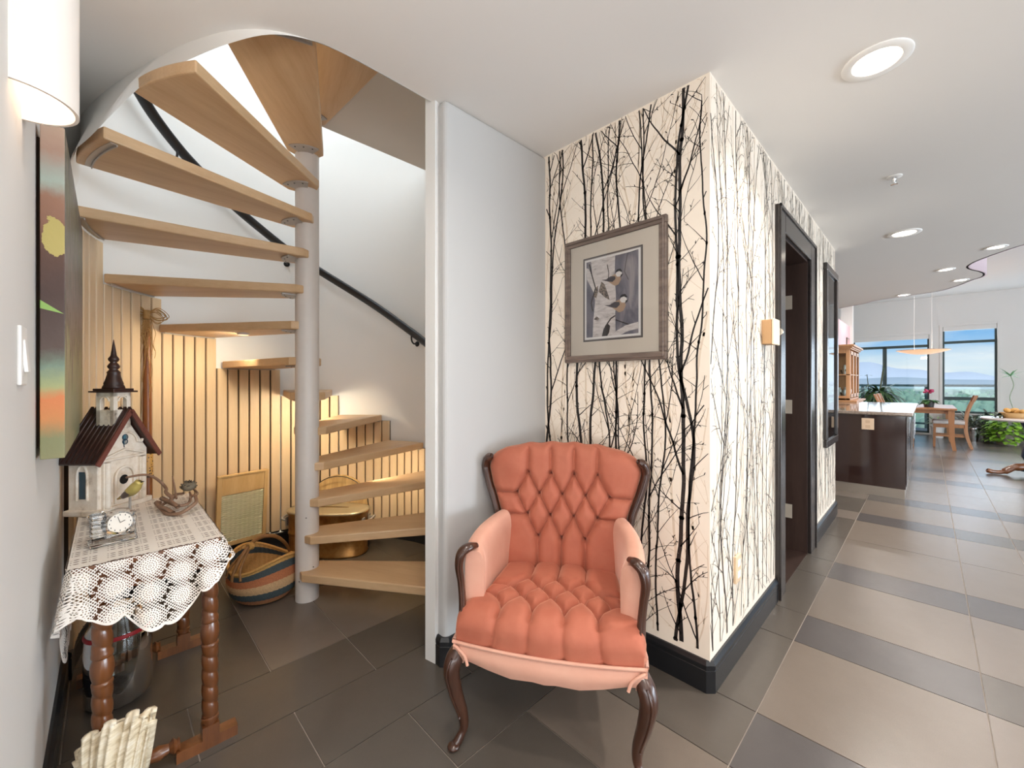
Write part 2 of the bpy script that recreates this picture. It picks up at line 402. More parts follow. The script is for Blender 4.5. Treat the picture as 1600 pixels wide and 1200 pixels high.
wr = MB().box(-1.590, -1.452, 1.027, 1.80, 0, ZC).build('wall_stub', M['stub_dimmed'], bevel=.022, seg=4); struct(wr)
# block with the wallpaper: front wall and corridor wall with its doorway
DY0, DY1, DZ = 2.80, 3.553, 2.085
WF = plain('cream wallpaper', 'ecdfce', .42, spec=.35, var=.03, vscale=5)
wf = MB().box(-1.50, -.60, 1.685, 1.80, 0, ZC).build('wall_front', WF); struct(wf)
mb = MB(); mb.box(-.72, -.60, 1.80, DY0, 0, ZC); mb.box(-.72, -.60, DY1, 4.80, 0, ZC); mb.box(-.72, -.60, DY0, DY1, DZ, ZC)
wc = mb.build('wall_corridor', WF); struct(wc)
o = MB().box(-3.2, -.72, 4.68, 4.80, 0, ZC).build('wall_kitchen_side', M['wall']); struct(o)
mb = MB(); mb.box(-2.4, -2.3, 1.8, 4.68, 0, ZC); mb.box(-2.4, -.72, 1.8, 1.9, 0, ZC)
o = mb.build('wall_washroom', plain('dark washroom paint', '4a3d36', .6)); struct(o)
# washroom floor uses the same tiles; living room shell
wx = [(-1.34, .03), (.245, 1.055), (2.0, 3.8), (4.3, 6.2)]
mb = MB()
edges = [-3.6] + [q for w in wx for q in w] + [XE + .1]
for i in range(0, len(edges), 2): mb.box(edges[i], edges[i+1], YW, YW+.2, 0, ZH)
ztop = [2.33, 2.48, 2.48, 2.48]; zsill = [.03, .52, .52, .52]
for (a, b), zt, zs in zip(wx, ztop, zsill):
    mb.box(a, b, YW, YW+.2, zt, ZH); mb.box(a, b, YW, YW+.2, 0, zs)
o = mb.build('wall_window', M['wall']); struct(o)
o = MB().box(-3.7, -3.6, 4.7, YW+.2, 0, ZH).build('wall_kitchen', M['wall']); struct(o)
o = MB().box(-3.7, -3.55, YB, 4.7, 0, 5.4).build('wall_outer', M['wall']); struct(o)
o = MB().box(XE, XE+.1, YB, YW+.2, 0, ZH).build('wall_right', M['wall']); struct(o)
o = MB().box(-1.32, -1.20, 9.6, 11.66, 0, ZC).build('wall_pink', plain('pink wall paint', 'd9b6bd', .7)); struct(o)
o = MB().box(-1.36, -1.16, 11.66, 11.9, 0, ZH).build('wall_pier', M['wall']); struct(o)

# baseboards: black, stepped top
def base(name, pts, h=.122, th=.018):
    # pts: polyline on the floor; room lies on the left hand side of the walk
    P = [Vector((x, y)) for x, y in pts]; n = len(P); prof = [(0, 0), (th, 0), (th, h*.70), (th*.86, h*.715), (th*.86, h*.74), (th, h*.755), (th, h*.88), (th*.45, h), (0, h)]
    N = []
    for i in range(n):
        ns = []
        if i > 0: d = (P[i]-P[i-1]).normalized(); ns.append(Vector((-d.y, d.x)))
        if i < n-1: d = (P[i+1]-P[i]).normalized(); ns.append(Vector((-d.y, d.x)))
        m_ = sum(ns, Vector((0, 0))); m_.normalize(); N.append(m_ / max(.3, m_.dot(ns[0])))
    k = len(prof); mb = MB()
    mb.add([(P[i].x + N[i].x*a, P[i].y + N[i].y*a, z) for i in range(n) for a, z in prof],
           [(i*k+j, (i+1)*k+j, (i+1)*k+(j+1) % k, i*k+(j+1) % k)[::-1] for i in range(n-1) for j in range(k)] + [tuple(range(k)), tuple(range((n-1)*k, n*k))[::-1]])
    o = mb.build(name, M['black']); struct(o); return o
base('baseboard_front', [(-.60, 2.655), (-.60, 1.700), (-.615, 1.685), (-1.452, 1.685)])
base('baseboard_stub', [(-1.452, 1.685), (-1.452, 1.045), (-1.470, 1.027), (-1.572, 1.027), (-1.590, 1.045), (-1.590, 1.3)])
base('baseboard_corridor', [(-.72, 4.80), (-.615, 4.80), (-.60, 4.785), (-.60, 3.735)])
base('baseboard_left', [(-2.463, -.133), (-.74, -.133)][::-1] if False else [(-2.463, -.133), (-.73, -.133)])
base('baseboard_round', [cyl(.93, a) for a in range(30, 271, 6)][::-1] if False else [cyl(.93, a) for a in range(30, 271, 6)], th=.022)

# door casing, jambs, open door, hinges
dr = bpy.data.objects.new('door_1', None); COL.objects.link(dr); dr['kind'] = 'structure'; dr.location = (-.6, DY0, 0); MW[dr.name] = Matrix.Translation((-.6, DY0, 0))
CW = .135
for nm_, bx in [('casing', (-.62, -.577, DY0-CW, DY0, 0, DZ+CW)), ('casing', (-.62, -.577, DY1, DY1+CW+.04, 0, DZ+CW)), ('head_casing', (-.62, -.577, DY0, DY1, DZ, DZ+CW))]:
    MB().box(*bx).build(nm_, M['casing'], dr, bevel=.006, world=True)
    if nm_ == 'casing': MB().box(-.578, -.570, bx[2]+(.0 if bx[2] < 3 else bx[3]-bx[2]-.02), bx[2]+(.02 if bx[2] < 3 else bx[3]-bx[2]), 0, DZ+CW).build('casing_bead', M['casing'], dr, bevel=.003, world=True)
MB().box(-.578, -.570, DY0-CW, DY1+CW+.04, DZ+CW-.02, DZ+CW).build('casing_bead', M['casing'], dr, bevel=.003, world=True)
for bx in [(-.735, -.60, DY0-.012, DY0+.012, 0, DZ), (-.735, -.60, DY1-.012, DY1+.012, 0, DZ)]: MB().box(*bx).build('jamb', M['door'], dr, world=True)
MB().box(-.735, -.60, DY0, DY1, DZ-.012, DZ+.006).build('head_jamb', M['door'], dr, world=True)
MB().box(-.735, -.60, DY0, DY1, -.003, .001).build('threshold', M['door'], dr, world=True)
lf = MB().obox((-1.10, DY1+.035, 1.035), (.70, .04, 2.05), (0, 0, R(-4))).build('door_leaf', M['door'], dr, bevel=.003, world=True)
for z in (.28, 1.04, 1.80):
    h = MB(); h.box(-.732, -.690, DY1-.015, DY1-.0118, z-.05, z+.05); h.box(-.79, -.742, DY1-.014, DY1-.011, z-.05, z+.05); h.lathe([(.007, z-.052), (.007, z+.052)], (-.737, DY1-.018, 0), 10)
    ho = h.build('hinge', M['hinge'], dr, world=True)

# ------------------------------------------------------------------ spiral staircase
st = thing('spiral_staircase', 'open spiral staircase with pale wooden treads around a grey steel column', 'staircase', (CX, CY, 0))
RCOL = .0615
o = MB().lathe([(RCOL, 0), (RCOL, 5.3)], seg=48).build('column', M['steel'], st, smooth=True, ang=40)
mb = MB()
for i in range(9):
    a = -1.0 + .6*i; mb.ball(((RCOL)*math.cos(a), (RCOL)*math.sin(a), .12 + .07*((i*5) % 9)), .0035, 6, 4)
q_ = mb.build('paint_nicks', M['screw'], o); q_['kind'] = 'stuff'
TH = .045; A0, DA, WA = 3.8, 24.5, 21.4
def tz(k): return -.02 + .197*k
def rlim(azw):
    # how far the opening's fascia lies from the axis in this direction
    best = 9
    for (x, y) in OPENS:
        a = math.degrees(math.atan2(y-CY, x-CX)) % 360
        if abs((a - azw + 180) % 360 - 180) < 4: best = min(best, math.hypot(x-CX, y-CY))
    return best
R0 = .897
tread_mesh = {}
for k in range(1, 15):
    an = A0 + DA*k
    trim = k in (11, 12, 13, 14)
    if trim or 'std' not in tread_mesh:
        N = 8; outer = []
        for i in range(N+1):
            a = WA*i/N; r_ = R0
            if k == 11: r_ = .896
            elif k == 12: r_ = .83 + .065*i/N
            elif trim: r_ = min(R0, rlim((an + a) % 360) - (.035 if k == 12 else 0))
            outer.append((r_*math.cos(R(a)), r_*math.sin(R(a))))
        poly = [(.098*math.cos(R(-62)), .098*math.sin(R(-62)))] + outer + [(.092*math.cos(R(WA+62)), .092*math.sin(R(WA+62))), (-.045, .012), (-.04, -.03)]
        mb = MB().prism(poly, -TH, 0)
        o = mb.build('tread', M['oak'], st, bevel=.006, seg=2)
        if not trim: tread_mesh['std'] = o
    else:
        o = tread_mesh['std'].copy(); COL.objects.link(o)
    o.location = (0, 0, tz(k)); o.rotation_euler = (0, 0, R(an))
    # flange on the column and curved angle iron under the far end
    if 'br' not in tread_mesh or trim:
        b = MB().arc_wall((0, 0), .055, .128, -25, WA+25, -TH-.007, -TH-.0005, 14)
        bo = b.build('flange', M['flange'], o); s_ = MB()
        for q in (-12, 10.7, 33): s_.lathe([(.004, -TH-.009), (.004, -TH-.006)], (.112*math.cos(R(q)), .112*math.sin(R(q)), 0), 8)
        so_ = s_.build('screws', M['screw'], o); so_['kind'] = 'stuff'
        ro = (.85 if k == 11 else min(rlim((an + WA/2) % 360)-.03, .87)) if trim else .87
        c = MB().arc_wall((0, 0), ro, ro+.004, .6, WA-.6, -TH-.008, -TH+.001, 8); c.arc_wall((0, 0), ro, ro+.022, .6, WA-.6, -TH-.002, -TH+.001, 8)
        if k != 12: co = c.build('angle_iron', M['flange'], o)
        if not trim: tread_mesh['br'] = (bo, so_, co)
    else:
        for q in tread_mesh['br']:
            w = q.copy(); COL.objects.link(w); w.parent = o
if 'std' in tread_mesh and 'br' in tread_mesh: pass
# landing of the upper floor: its soffit is what shows between treads and hall ceiling
pl = [(0, 0)] + [(.99*math.cos(R(a)), .99*math.sin(R(a))) for a in range(9, 91, 3)]
o = MB().prism(pl, 2.70, 3.04).build('landing', M['soffit'], st)

# wood panelling: single slats curved round the shaft, cut off under each tread
pn = thing('slatted_panelling', 'curved wall panelling of upright maple slats stepped under the stair treads', 'panelling', (CX, CY, 0))
PITCH = 4.22
def ptop(a):
    k = math.floor((a - A0) / DA); k = max(1, min(k, 11))
    return tz(k) - TH - .001 if (a - A0) - k*DA < WA + .5 else tz(k) - TH - .001
runs = []
cache = {}; a = 17.0; i = 0
while a < 266:
    mid = a + PITCH/2; kk = (mid - A0 + (DA-WA)) / DA; k = max(1, min(int(math.floor(kk)), 10))
    zt = round(tz(k) - TH - .003, 4)
    if zt > .2:
        if zt not in cache:
            w = R(PITCH/2) - .0054
            mb = MB(); vs = []; pr = [(-w*.913, .917), (-w*.913, .905), (-w*.913+.003, .9015), (w*.913-.003, .9015), (w*.913, .905), (w*.913, .917)]
            n = len(pr)
            mb.add([(r_, t_, z) for z in (.124, zt) for t_, r_ in pr], [tuple(range(n)), tuple(range(n, 2*n))[::-1]] + [(j, n+j, n+(j+1) % n, (j+1) % n) for j in range(n)])
            so_ = mb.build('slat', M['slat'], pn); cache[zt] = so_
        else:
            so_ = cache[zt].copy(); COL.objects.link(so_)
        so_.rotation_euler = (0, 0, R(mid))
        if runs and runs[-1][2] == zt: runs[-1][1] = a + PITCH
        else: runs.append([a, a + PITCH, zt])
    a += PITCH; i += 1
bk = MB()
for a_, b_, z_ in runs: bk.arc_wall((0, 0), .917, .931, a_+.35, b_-.35, .121, z_, 10)
bk.build('backing', M['slatback'], pn)
# wall handrail
hr = thing('stair_handrail', 'black metal handrail climbing the round white stair wall', 'handrail', (CX, CY, 0))
zz = [(42, 1.10), (60, 1.24), (80, 1.37), (95.3, 1.485), (108.6, 1.606), (130.9, 1.83), (156.1, 2.064), (169.9, 2.185), (190.6, 2.391), (201, 2.502), (212.7, 2.605), (223.3, 2.70), (231, 2.775), (242, 2.88), (256, 3.0)]
P = catmull([(.862*math.cos(R(a)), .862*math.sin(R(a)), z) for a, z in zz], 8)
MB().tube(P, .025, 12, flat=(1.3, .8), up=(0, 0, 1)).build('rail', M['rail'], hr, smooth=True, ang=50)
for a in (60, 107.6, 170.5, 216):
    z = np.interp(a, [q[0] for q in zz], [q[1] for q in zz]); c, s_ = math.cos(R(a)), math.sin(R(a))
    MB().tube(catmull([(.862*c, .862*s_, z-.02), (.864*c, .864*s_, z-.06), (.885*c, .885*s_, z-.085), (.925*c, .925*s_, z-.085)], 5), .006, 8).lathe([(.02, 0), (.021, .004), (.016, .009)], (.930*c, .930*s_, z-.085), 16, m=Matrix.Rotation(R(a), 3, 'Z') @ Matrix.Rotation(R(-90), 3, 'Y')).build('bracket', M['rail'], hr, smooth=True, ang=40)

# ------------------------------------------------------------------ wallpaper print
def stems(Wd, z0, z1, seed, dx, holes=(), wmax=.012, dens=1.0, tw=1.0):
    rnd = random.Random(seed); quads = []
    def ok(u, v):
        if not (0.004 < u < Wd-.004 and z0 < v < z1): return False
        return not any(a < u < b and c < v < d for a, b, c, d in holes)
    def strip(pts):
        # pts: (u, v, half width) tapering strip, clipped to the wall
        for i in range(len(pts)-1):
            (u0, v0, w0), (u1, v1, w1) = pts[i], pts[i+1]
            if not (ok(u0, v0) and ok(u1, v1)): continue
            dx_, dy_ = u1-u0, v1-v0; l = math.hypot(dx_, dy_) or 1e-6; nx, ny = -dy_/l, dx_/l
            if i > 0:
                pass
            quads.append(((u0-nx*w0, v0-ny*w0), (u1-nx*w1, v1-ny*w1), (u1+nx*w1, v1+ny*w1), (u0+nx*w0, v0+ny*w0)))
    def twig(u, v, ang, ln, w, depth):
        n = max(3, int(ln/.022)); pts = [(u, v, w)]; a = ang; bend = rnd.uniform(-.5, .5)/n
        for i in range(n):
            a += bend + rnd.uniform(-.09, .09); s = ln/n
            u += math.sin(a)*s; v += math.cos(a)*s; ww = w*(1-.75*(i+1)/n)
            pts.append((u, v, max(ww, .00075)))
            if depth > 0 and rnd.random() < .20*dens and i > 0:
                sd = rnd.choice([-1, 1]); twig(u, v, a + sd*rnd.uniform(.45, .85), ln*rnd.uniform(.25, .5), max(ww*.7, .0011), depth-1)
            elif rnd.random() < .18:
                sd = rnd.choice([-1, 1]); aa = a + sd*.7
                strip([(u, v, .0017), (u+math.sin(aa)*.008, v+math.cos(aa)*.008, .0017), (u+math.sin(aa)*.012, v+math.cos(aa)*.012, .0006)])
        strip(pts)
    def limb(u, v, ang, ln, w):
        n = max(5, int(ln/.028)); pts = [(u, v, w)]; a = ang; nb = rnd.randint(2, 4)
        for i in range(n):
            a = a*.95 + rnd.uniform(-.10, .10); s = ln/n
            u += math.sin(a)*s; v += math.cos(a)*s; ww = max(w*(1-.72*(i+1)/n), .0012); pts.append((u, v, ww)); nb -= 1
            if nb <= 0:
                nb = rnd.randint(2, 5); twig(u, v, a + rnd.choice([-1, 1])*rnd.uniform(.45, .85), rnd.uniform(.04, .13)*tw, max(ww*.55, .0013), 1)
        strip(pts)
    def trunk(u, w, v0):
        a = rnd.uniform(-.04, .04); u0 = u; pts = []; v = v0; nb = rnd.randint(1, 4); side = rnd.choice([-1, 1]); ph = rnd.uniform(0, 6); top = rnd.uniform(.95, 1.6)
        while v < z1 + .05:
            t = (v-z0)/(z1-z0); wid = w*(1 - .45*((t/top) % 1.0)) if t/top < 1 else 0
            if t/top >= 1: break
            pts.append((u, v, max(wid, .0016)))
            a = a*.90 + rnd.uniform(-.075, .075) + (u0-u)*.12; u += math.sin(a)*.03; v += .03; nb -= 1
            if nb <= 0:
                side = -side if rnd.random() < .65 else side; nb = rnd.randint(3, 7)
                if rnd.random() < .42: limb(u, v, side*rnd.uniform(.32, .62), rnd.uniform(.28, .75)*tw, max(wid*.62, .0022))
                else: twig(u, v, side*rnd.uniform(.5, .95), rnd.uniform(.07, .20)*tw, max(wid*.36, .0016), 1)
            if rnd.random() < .06: strip([(u, v-.008, wid), (u, v, wid*1.45), (u, v+.008, wid)])
        strip(pts)
    u = rnd.uniform(0, dx)
    while u < Wd:
        w = rnd.uniform(.45, 1)*wmax*.5
        v = z0 - .03; trunk(u + rnd.uniform(-.2, .2)*dx, w, v)
        u += dx*rnd.uniform(.75, 1.25)
    return quads
def lay(name, quads, fn, mat, parent):
    mb = MB()
    for q in quads: mb.add([fn(*p) for p in q], [(0, 1, 2, 3)])
    o = mb.build(name, mat, parent); o['kind'] = 'stuff'; return o
ink = plain('wallpaper branch ink', '211c1b', .42, spec=.5)
ink2 = plain('wallpaper faint branch ink', 'dccab4', .5, spec=.35)  # second, paler layer of printed branches
lay('faint_branch_print', stems(.851, .12, 2.44, 77, .085, wmax=.013, tw=1.2), lambda u, v: (-1.452+u, 1.6846, v), ink2, wf)
lay('branch_print', stems(.851, .12, 2.44, 12, .060, wmax=.0185, tw=1.0), lambda u, v: (-1.452+u, 1.6842, v), ink, wf)
ink3 = plain('wallpaper branch ink lightened by sheen', '332b28', .36, spec=.6)  # same ink in a lighter tone, sheen of a slanted view put into colour
dh = [(DY0-1.685-CW-.01, DY1-1.685+CW+.05, 0, DZ+CW+.01)]
lay('faint_branch_print', stems(3.115, .12, 2.44, 78, .10, dh, wmax=.012), lambda u, v: (-.5996, 1.685+u, v), ink2, wc)
lay('branch_print', stems(3.115, .12, 2.44, 13, .085, dh, wmax=.013, tw=1.0), lambda u, v: (-.5992, 1.685+u, v), ink3, wc)

# ------------------------------------------------------------------ framed chickadee print
pf = thing('framed_bird_print', 'framed print of two chickadees by a birch trunk on the branch wallpaper', 'picture', (-1.035, 1.684, 1.622))
fw, fh, bw = .268, .305, .034
for nm_, pts in [('frame_rail', (-fw, fw, fh-bw, fh)), ('frame_rail', (-fw, fw, -fh, -fh+bw)), ('frame_stile', (-fw, -fw+bw, -fh+bw, fh-bw)), ('frame_stile', (fw-bw, fw, -fh+bw, fh-bw))]:
    x0, x1, z0, z1 = pts; MB().box(x0, x1, -.022, 0, z0, z1).build(nm_, M['frame'], pf, bevel=.004)
mb = MB()
for a, b in [((-fw+.014, fh-.014), (fw-.014, fh-.014)), ((fw-.014, fh-.014), (fw-.014, -fh+.014)), ((fw-.014, -fh+.014), (-fw+.014, -fh+.014)), ((-fw+.014, -fh+.014), (-fw+.014, fh-.014))]:
    mb.tube([(a[0], -.022, a[1]), (b[0], -.022, b[1])], .005, 8)
mb.build('frame_bead', M['frame'], pf)
MB().box(-fw+.02, fw-.02, -.012, -.008, -fh+.02, fh-.02).build('mat_board', plain('cream mat board', 'ddd0bf', .7), pf)
def flatpoly(pts, y): 
    return MB().add([(x, y, z) for x, z in pts], [tuple(range(len(pts)))])
ix0, ix1, iz0, iz1 = -.158, .158, -.205, .203
MB().box(ix0, ix1, -.0128, -.0118, iz0, iz1).build('mat_line', plain('dark grey mat edge', '57504e', .6), pf)
MB().box(ix0+.006, ix1-.006, -.0134, -.0126, iz0+.006, iz1-.006).build('inner_mat', plain('grey mat edge', '8d8580', .6), pf)
MB().box(ix0+.010, ix1-.010, -.0140, -.0132, iz0+.010, iz1-.010).build('print_border', plain('white paper', 'ece7e2', .6), pf)
t = NT('print background'); v = t.coord(scale=(1, 1, .35)); t.setc(t.ramp(t.noise(v, 14, 5, .6, 1), [(.35, '5d5b66'), (.5, '77737c'), (.7, 'a39a9a')])); t.p(Roughness=.5)
px0, px1, pz0, pz1 = ix0+.020, ix1-.020, iz0+.020, iz1-.020
pr = MB().box(px0, px1, -.0146, -.0138, pz0, pz1).build('print', t.m, pf)
def patch(nm, pts, mat, y=-.0150):
    pts = [(max(px0, min(px1, x)), max(pz0, min(pz1, z))) for x, z in pts]
    return flatpoly(pts[::-1], y).build(nm, mat, pr)
t = NT('birch bark print'); v = t.coord(scale=(3, 1, 12)); t.setc(t.ramp(t.noise(v, 6, 6, .7), [(.3, '8f8580'), (.45, 'cfc5c0'), (.7, 'e9e1dc')])); birch = t.m
t = NT('bark scars'); v = t.coord(scale=(1, 1, 1)); t.setc(t.ramp(t.noise(v, 120, 3, .7), [(.4, '3d3532'), (.6, '9a8878')])); scar = t.m
pk = lambda c: plain('print ink ' + c, c, .5)
patch('birch_trunk', [(-.102, pz0), (-.098, -.10), (-.088, -.02), (-.095, .05), (-.112, pz1), (.022, pz1), (.018, .08), (.026, 0), (.022, -.09), (.024, pz0)], birch)
patch('birch_limb', [(-.090, .02), (-.135, .10), (-.139, .155), (-.125, .150), (-.105, .115), (-.06, .06)], birch, -.0153)
patch('bark_scar', [(-.068, .03), (-.052, .075), (-.035, .06), (-.012, .0), (-.008, -.018), (-.03, -.005)], scar, -.0155)
patch('bark_scar', [(-.095, .01), (-.085, .05), (-.07, .06), (-.072, .03), (-.08, .0)], scar, -.0155)
patch('bark_scar', [(-.095, -.10), (-.08, -.086), (-.062, -.10), (-.075, -.107)], scar, -.0155)
patch('snow_ledge', [(-.02, pz0), (.03, -.165), (.075, -.145), (px1, -.135), (px1, -.165), (.09, -.172), (.05, pz0)], birch, -.0153)
mb = MB()
def ribbon(pts, w, y=-.0157):
    mb.tube([(x, y, z) for x, z in pts], w, 5)
ribbon([(px1-.0, .185), (.085, .18), (.07, .10), (.09, .06)], .0012); ribbon([(-.03, -.18), (-.03, -.14), (.0, -.105), (.022, -.095)], .003)
ribbon([(.025, -.115), (.06, -.13), (.09, -.142)], .0022); ribbon([(-.015, .07), (-.012, .11), (-.02, .15)], .0018); ribbon([(-.12, .17), (-.11, .13), (-.085, .05), (-.11, -.02), (-.10, -.06)], .0028)
mb.build('print_twigs', pk('453c3a'), pr)
patch('dark_hollow', [(-.05, pz0), (-.04, -.15), (-.02, -.125), (-.004, -.14), (-.01, -.17), (-.02, pz0)], pk('3b3332'), -.0156)
for bx, bz, s in [(.018, .073, 1.0), (.040, -.050, 1.08)]:
    q = lambda P_: [(bx + x*s, bz + z*s) for x, z in P_]
    patch('bird_body', q([(-.040, .002), (-.012, .020), (.010, .026), (.030, .012), (.034, -.006), (.022, -.026), (.002, -.030), (-.018, -.016)]), pk('b3947a'), -.0159)
    patch('bird_wing', q([(-.070, .010), (-.044, .008), (-.020, .018), (.004, .014), (.006, .002), (-.010, -.010), (-.034, -.004)]), pk('4d474a'), -.0161)
    patch('bird_cheek', q([(.006, .022), (.014, .034), (.034, .034), (.040, .020), (.030, .008), (.014, .010)]), pk('e6e0da'), -.0163)
    patch('bird_cap', q([(.004, .030), (.014, .044), (.032, .044), (.042, .030), (.036, .028), (.026, .034), (.014, .032)]), pk('1e1a1c'), -.0165)
    patch('bird_bib', q([(.034, .016), (.042, .018), (.046, .022), (.040, .008), (.030, .004)]), pk('1e1a1c'), -.0165)
MB().box(-fw+.03, fw-.03, -.0185, -.0180, -fh+.03, fh-.03).build('glazing', glassm('picture glass', 'fbfbfb', .02), pf)

# ------------------------------------------------------------------ painting on the left wall
pa = thing('abstract_painting', 'deep-edged abstract canvas in brown, green and orange on the left wall', 'painting', (-1.60, -.133, 1.02))
t = NT('painted canvas edge'); v = t.coord(); xyz = t.sep(v); nn = t.noise(v, 9, 6, .65)
f = t.math('ADD', t.math('MULTIPLY', xyz[2], 1/.87), t.math('MULTIPLY', t.math('SUBTRACT', nn, .5), .10))
c = t.ramp(f, [(0, '8d8a62'), (.06, '86875f'), (.12, 'd08a52'), (.17, 'd9834f'), (.21, 'a9ad79'), (.27, '7c8f7c'), (.32, '5b4a42'), (.50, '4a352e'), (.62, '5d4033'), (.72, '8b6450'), (.78, '99705a'), (.83, 'a9b5a8'), (.88, 'a8a498'), (.92, 'b08f7c'), (1, 'c2a58f')])
bx_ = t.math('SUBTRACT', xyz[2], .585); by_ = t.math('SUBTRACT', xyz[1], .034)
dd = t.math('ADD', t.math('POWER', t.math('MULTIPLY', bx_, 17), 2), t.math('POWER', t.math('MULTIPLY', by_, 42), 2)); dd = t.math('ADD', dd, t.math('MULTIPLY', t.math('SUBTRACT', nn, .5), 5.0))
c = t.mix(t.math('LESS_THAN', dd, .8), c, s2l('b9a963'))
gl_ = t.math('ABSOLUTE', t.math('SUBTRACT', xyz[2], t.math('SUBTRACT', .405, t.math('MULTIPLY', xyz[1], .5)))); c = t.mix(t.math('LESS_THAN', gl_, t.math('MULTIPLY', t.math('SUBTRACT', .05, xyz[1]), .26)), c, s2l('8fb45e'))
t.setc(c); t.p(Roughness=.45); t.bump(nn, .3, .004)
edge = t.m
t = NT('painted canvas front'); v = t.coord(scale=(5, 1, 1.2)); nn = t.noise(v, 5, 7, .7, .5); v2 = t.coord(); z_ = t.sep(v2)[2]
f = t.math('ADD', t.math('MULTIPLY', z_, 1/.87), t.math('MULTIPLY', t.math('SUBTRACT', nn, .5), 1.1))
t.setc(t.mix(t.math('MULTIPLY', t.math('GREATER_THAN', t.noise(v, 9, 6, .7), .56), .6), t.ramp(f, [(0, '8f9069'), (.25, '9a9c76'), (.4, '5f5648'), (.55, '8b7d78'), (.7, '6e6f66'), (.85, '77785a'), (1, '5b5a52')]), s2l('a3938f'))); t.p(Roughness=.45); t.bump(nn, .4, .006)
front = t.m
mb = MB().box(-1.03, 0, .008, .052, 0, .87)
o = mb.build('canvas', [edge, front], pa, bevel=.002); 
for p_ in o.data.polygons:
    if p_.normal.y > .9: p_.material_index = 1
MB().box(-1.0, -.03, 0, .008, .03, .84).build('stretcher', M['slatback'], pa)

# ------------------------------------------------------------------ left wall fittings
sw = thing('light_switch', 'white rocker light switch on the left wall beside the painting', 'switch', (-1.345, -.133, 1.275))
MB().box(-.042, .042, 0, .007, -.062, .062).build('plate', M['white'], sw, bevel=.003)
MB().obox((0, .0085, 0), (.034, .006, .068), (R(4), 0, 0)).build('rocker', M['white'], sw, bevel=.001)
sc = thing('wall_sconce', 'white half-round plaster wall sconce above the light switch', 'wall lamp', (-1.293, -.133, 1.79))
mb = MB(); k = 24; ro, ri = .089, .083; hh = .30
pts = [(ro*math.cos(PI*i/k), ro*math.sin(PI*i/k)) for i in range(k+1)] + [(ri*math.cos(PI*i/k), ri*math.sin(PI*i/k)) for i in range(k, -1, -1)]
mb.v = [(x, y, z) for z in (0, hh) for x, y in pts]; n = len(pts); mb.f = [(j, (j+1) % n, n+(j+1) % n, n+j)[::1] for j in range(n)] + [(i, i+1, n-2-i, n-1-i)[::-1] for i in range(k)] + [(n+i, n+i+1, n+n-2-i, n+n-1-i) for i in range(k)]
t = NT('sconce ceramic'); t.setc(s2l('f3ece4')); t.p(Roughness=.45); t.b.inputs['Subsurface Weight'].default_value = 0
mb.build('shade', t.m, sc, smooth=True, ang=40)
MB().box(-.03, .03, 0, .012, .10, .2).build('back_plate', M['white'], sc)
MB().lathe([(.01, -.03), (.02, -.01), (.022, .01), (.014, .03), (.004, .04)], (0, .042, .15), 14).build('bulb', glow('warm bulb', 'ffd9ae', 2), sc, smooth=True)
light('sconce_bulb_light', 'POINT', (0, .042, .09), .2, WARM, size=.03, parent=sc)
light('sconce_up_light', 'POINT', (0, .045, .29), 3.4, (1, .9, .8), size=.03, parent=sc)

# wall fittings on the corridor wall
sw = thing('wooden_door_chime', 'small tan wall box with cream cover beside the dark door casing', 'wall box', (-.60, 2.47, 1.415))
MB().box(0, .046, -.07, .03, 0, .125).build('box', plain('tan plastic', 'b08a60', .5), sw, bevel=.003)
MB().box(.046, .058, -.075, .035, -.004, .129).build('cover', plain('cream plastic', 'e6d3b6', .4), sw, bevel=.004)
MB().lathe([(.018, 0), (.018, .014), (.012, .018)], (.052, .05, .07), 14, m=Matrix.Rotation(R(-90), 3, 'X')).build('knob', M['chrome'], sw, smooth=True, ang=40)
for nm_, lb, y, z in [('wall_outlet', 'white outlet plate low on the corridor wallpaper near the corner', 2.0, .39), ('wall_switch', 'white switch plate on the corridor wall between door and mirror', 4.02, 1.24)]:
    o = thing(nm_, lb, 'outlet' if z < 1 else 'switch', (-.60, y, z))
    MB().box(0, .011, -.036, .036, -.06, .06).build('plate', plain('ivory plate', 'e0c3a0', .4) if z < 1 else M['white'], o, bevel=.003)
    for dz in (-.025, .025): MB().box(.0105, .0135, -.017, .017, dz-.014, dz+.014).build('socket' if z < 1 else 'rocker', M['white'], o, bevel=.001)
# tall black framed mirror, its reflection painted as a dark and leafy pattern
mr = thing('framed_mirror', 'tall narrow black framed mirror with painted reflection at the far end of the corridor wallpaper', 'picture', (-.60, 4.47, 1.44))
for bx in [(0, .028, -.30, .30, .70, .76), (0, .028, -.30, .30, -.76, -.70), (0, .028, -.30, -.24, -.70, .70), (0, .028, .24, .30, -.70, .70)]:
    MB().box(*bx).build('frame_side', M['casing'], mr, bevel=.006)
t = NT('painted mirror reflection'); v = t.coord(); z_ = t.sep(v)[2]; nn = t.noise(v, 22, 6, .75)
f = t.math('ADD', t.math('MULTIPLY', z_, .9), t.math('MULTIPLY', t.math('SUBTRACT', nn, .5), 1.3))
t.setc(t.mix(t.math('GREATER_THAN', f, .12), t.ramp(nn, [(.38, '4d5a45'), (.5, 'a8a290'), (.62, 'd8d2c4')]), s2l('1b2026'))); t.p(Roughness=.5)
MB().box(.004, .010, -.245, .245, -.705, .705).build('print', t.m, mr)  # sheet that carries the painted reflection
MB().box(.0125, .0145, -.242, .242, -.702, .702).build('glazing', glassm('mirror pane', 'fafafa', .01), mr)

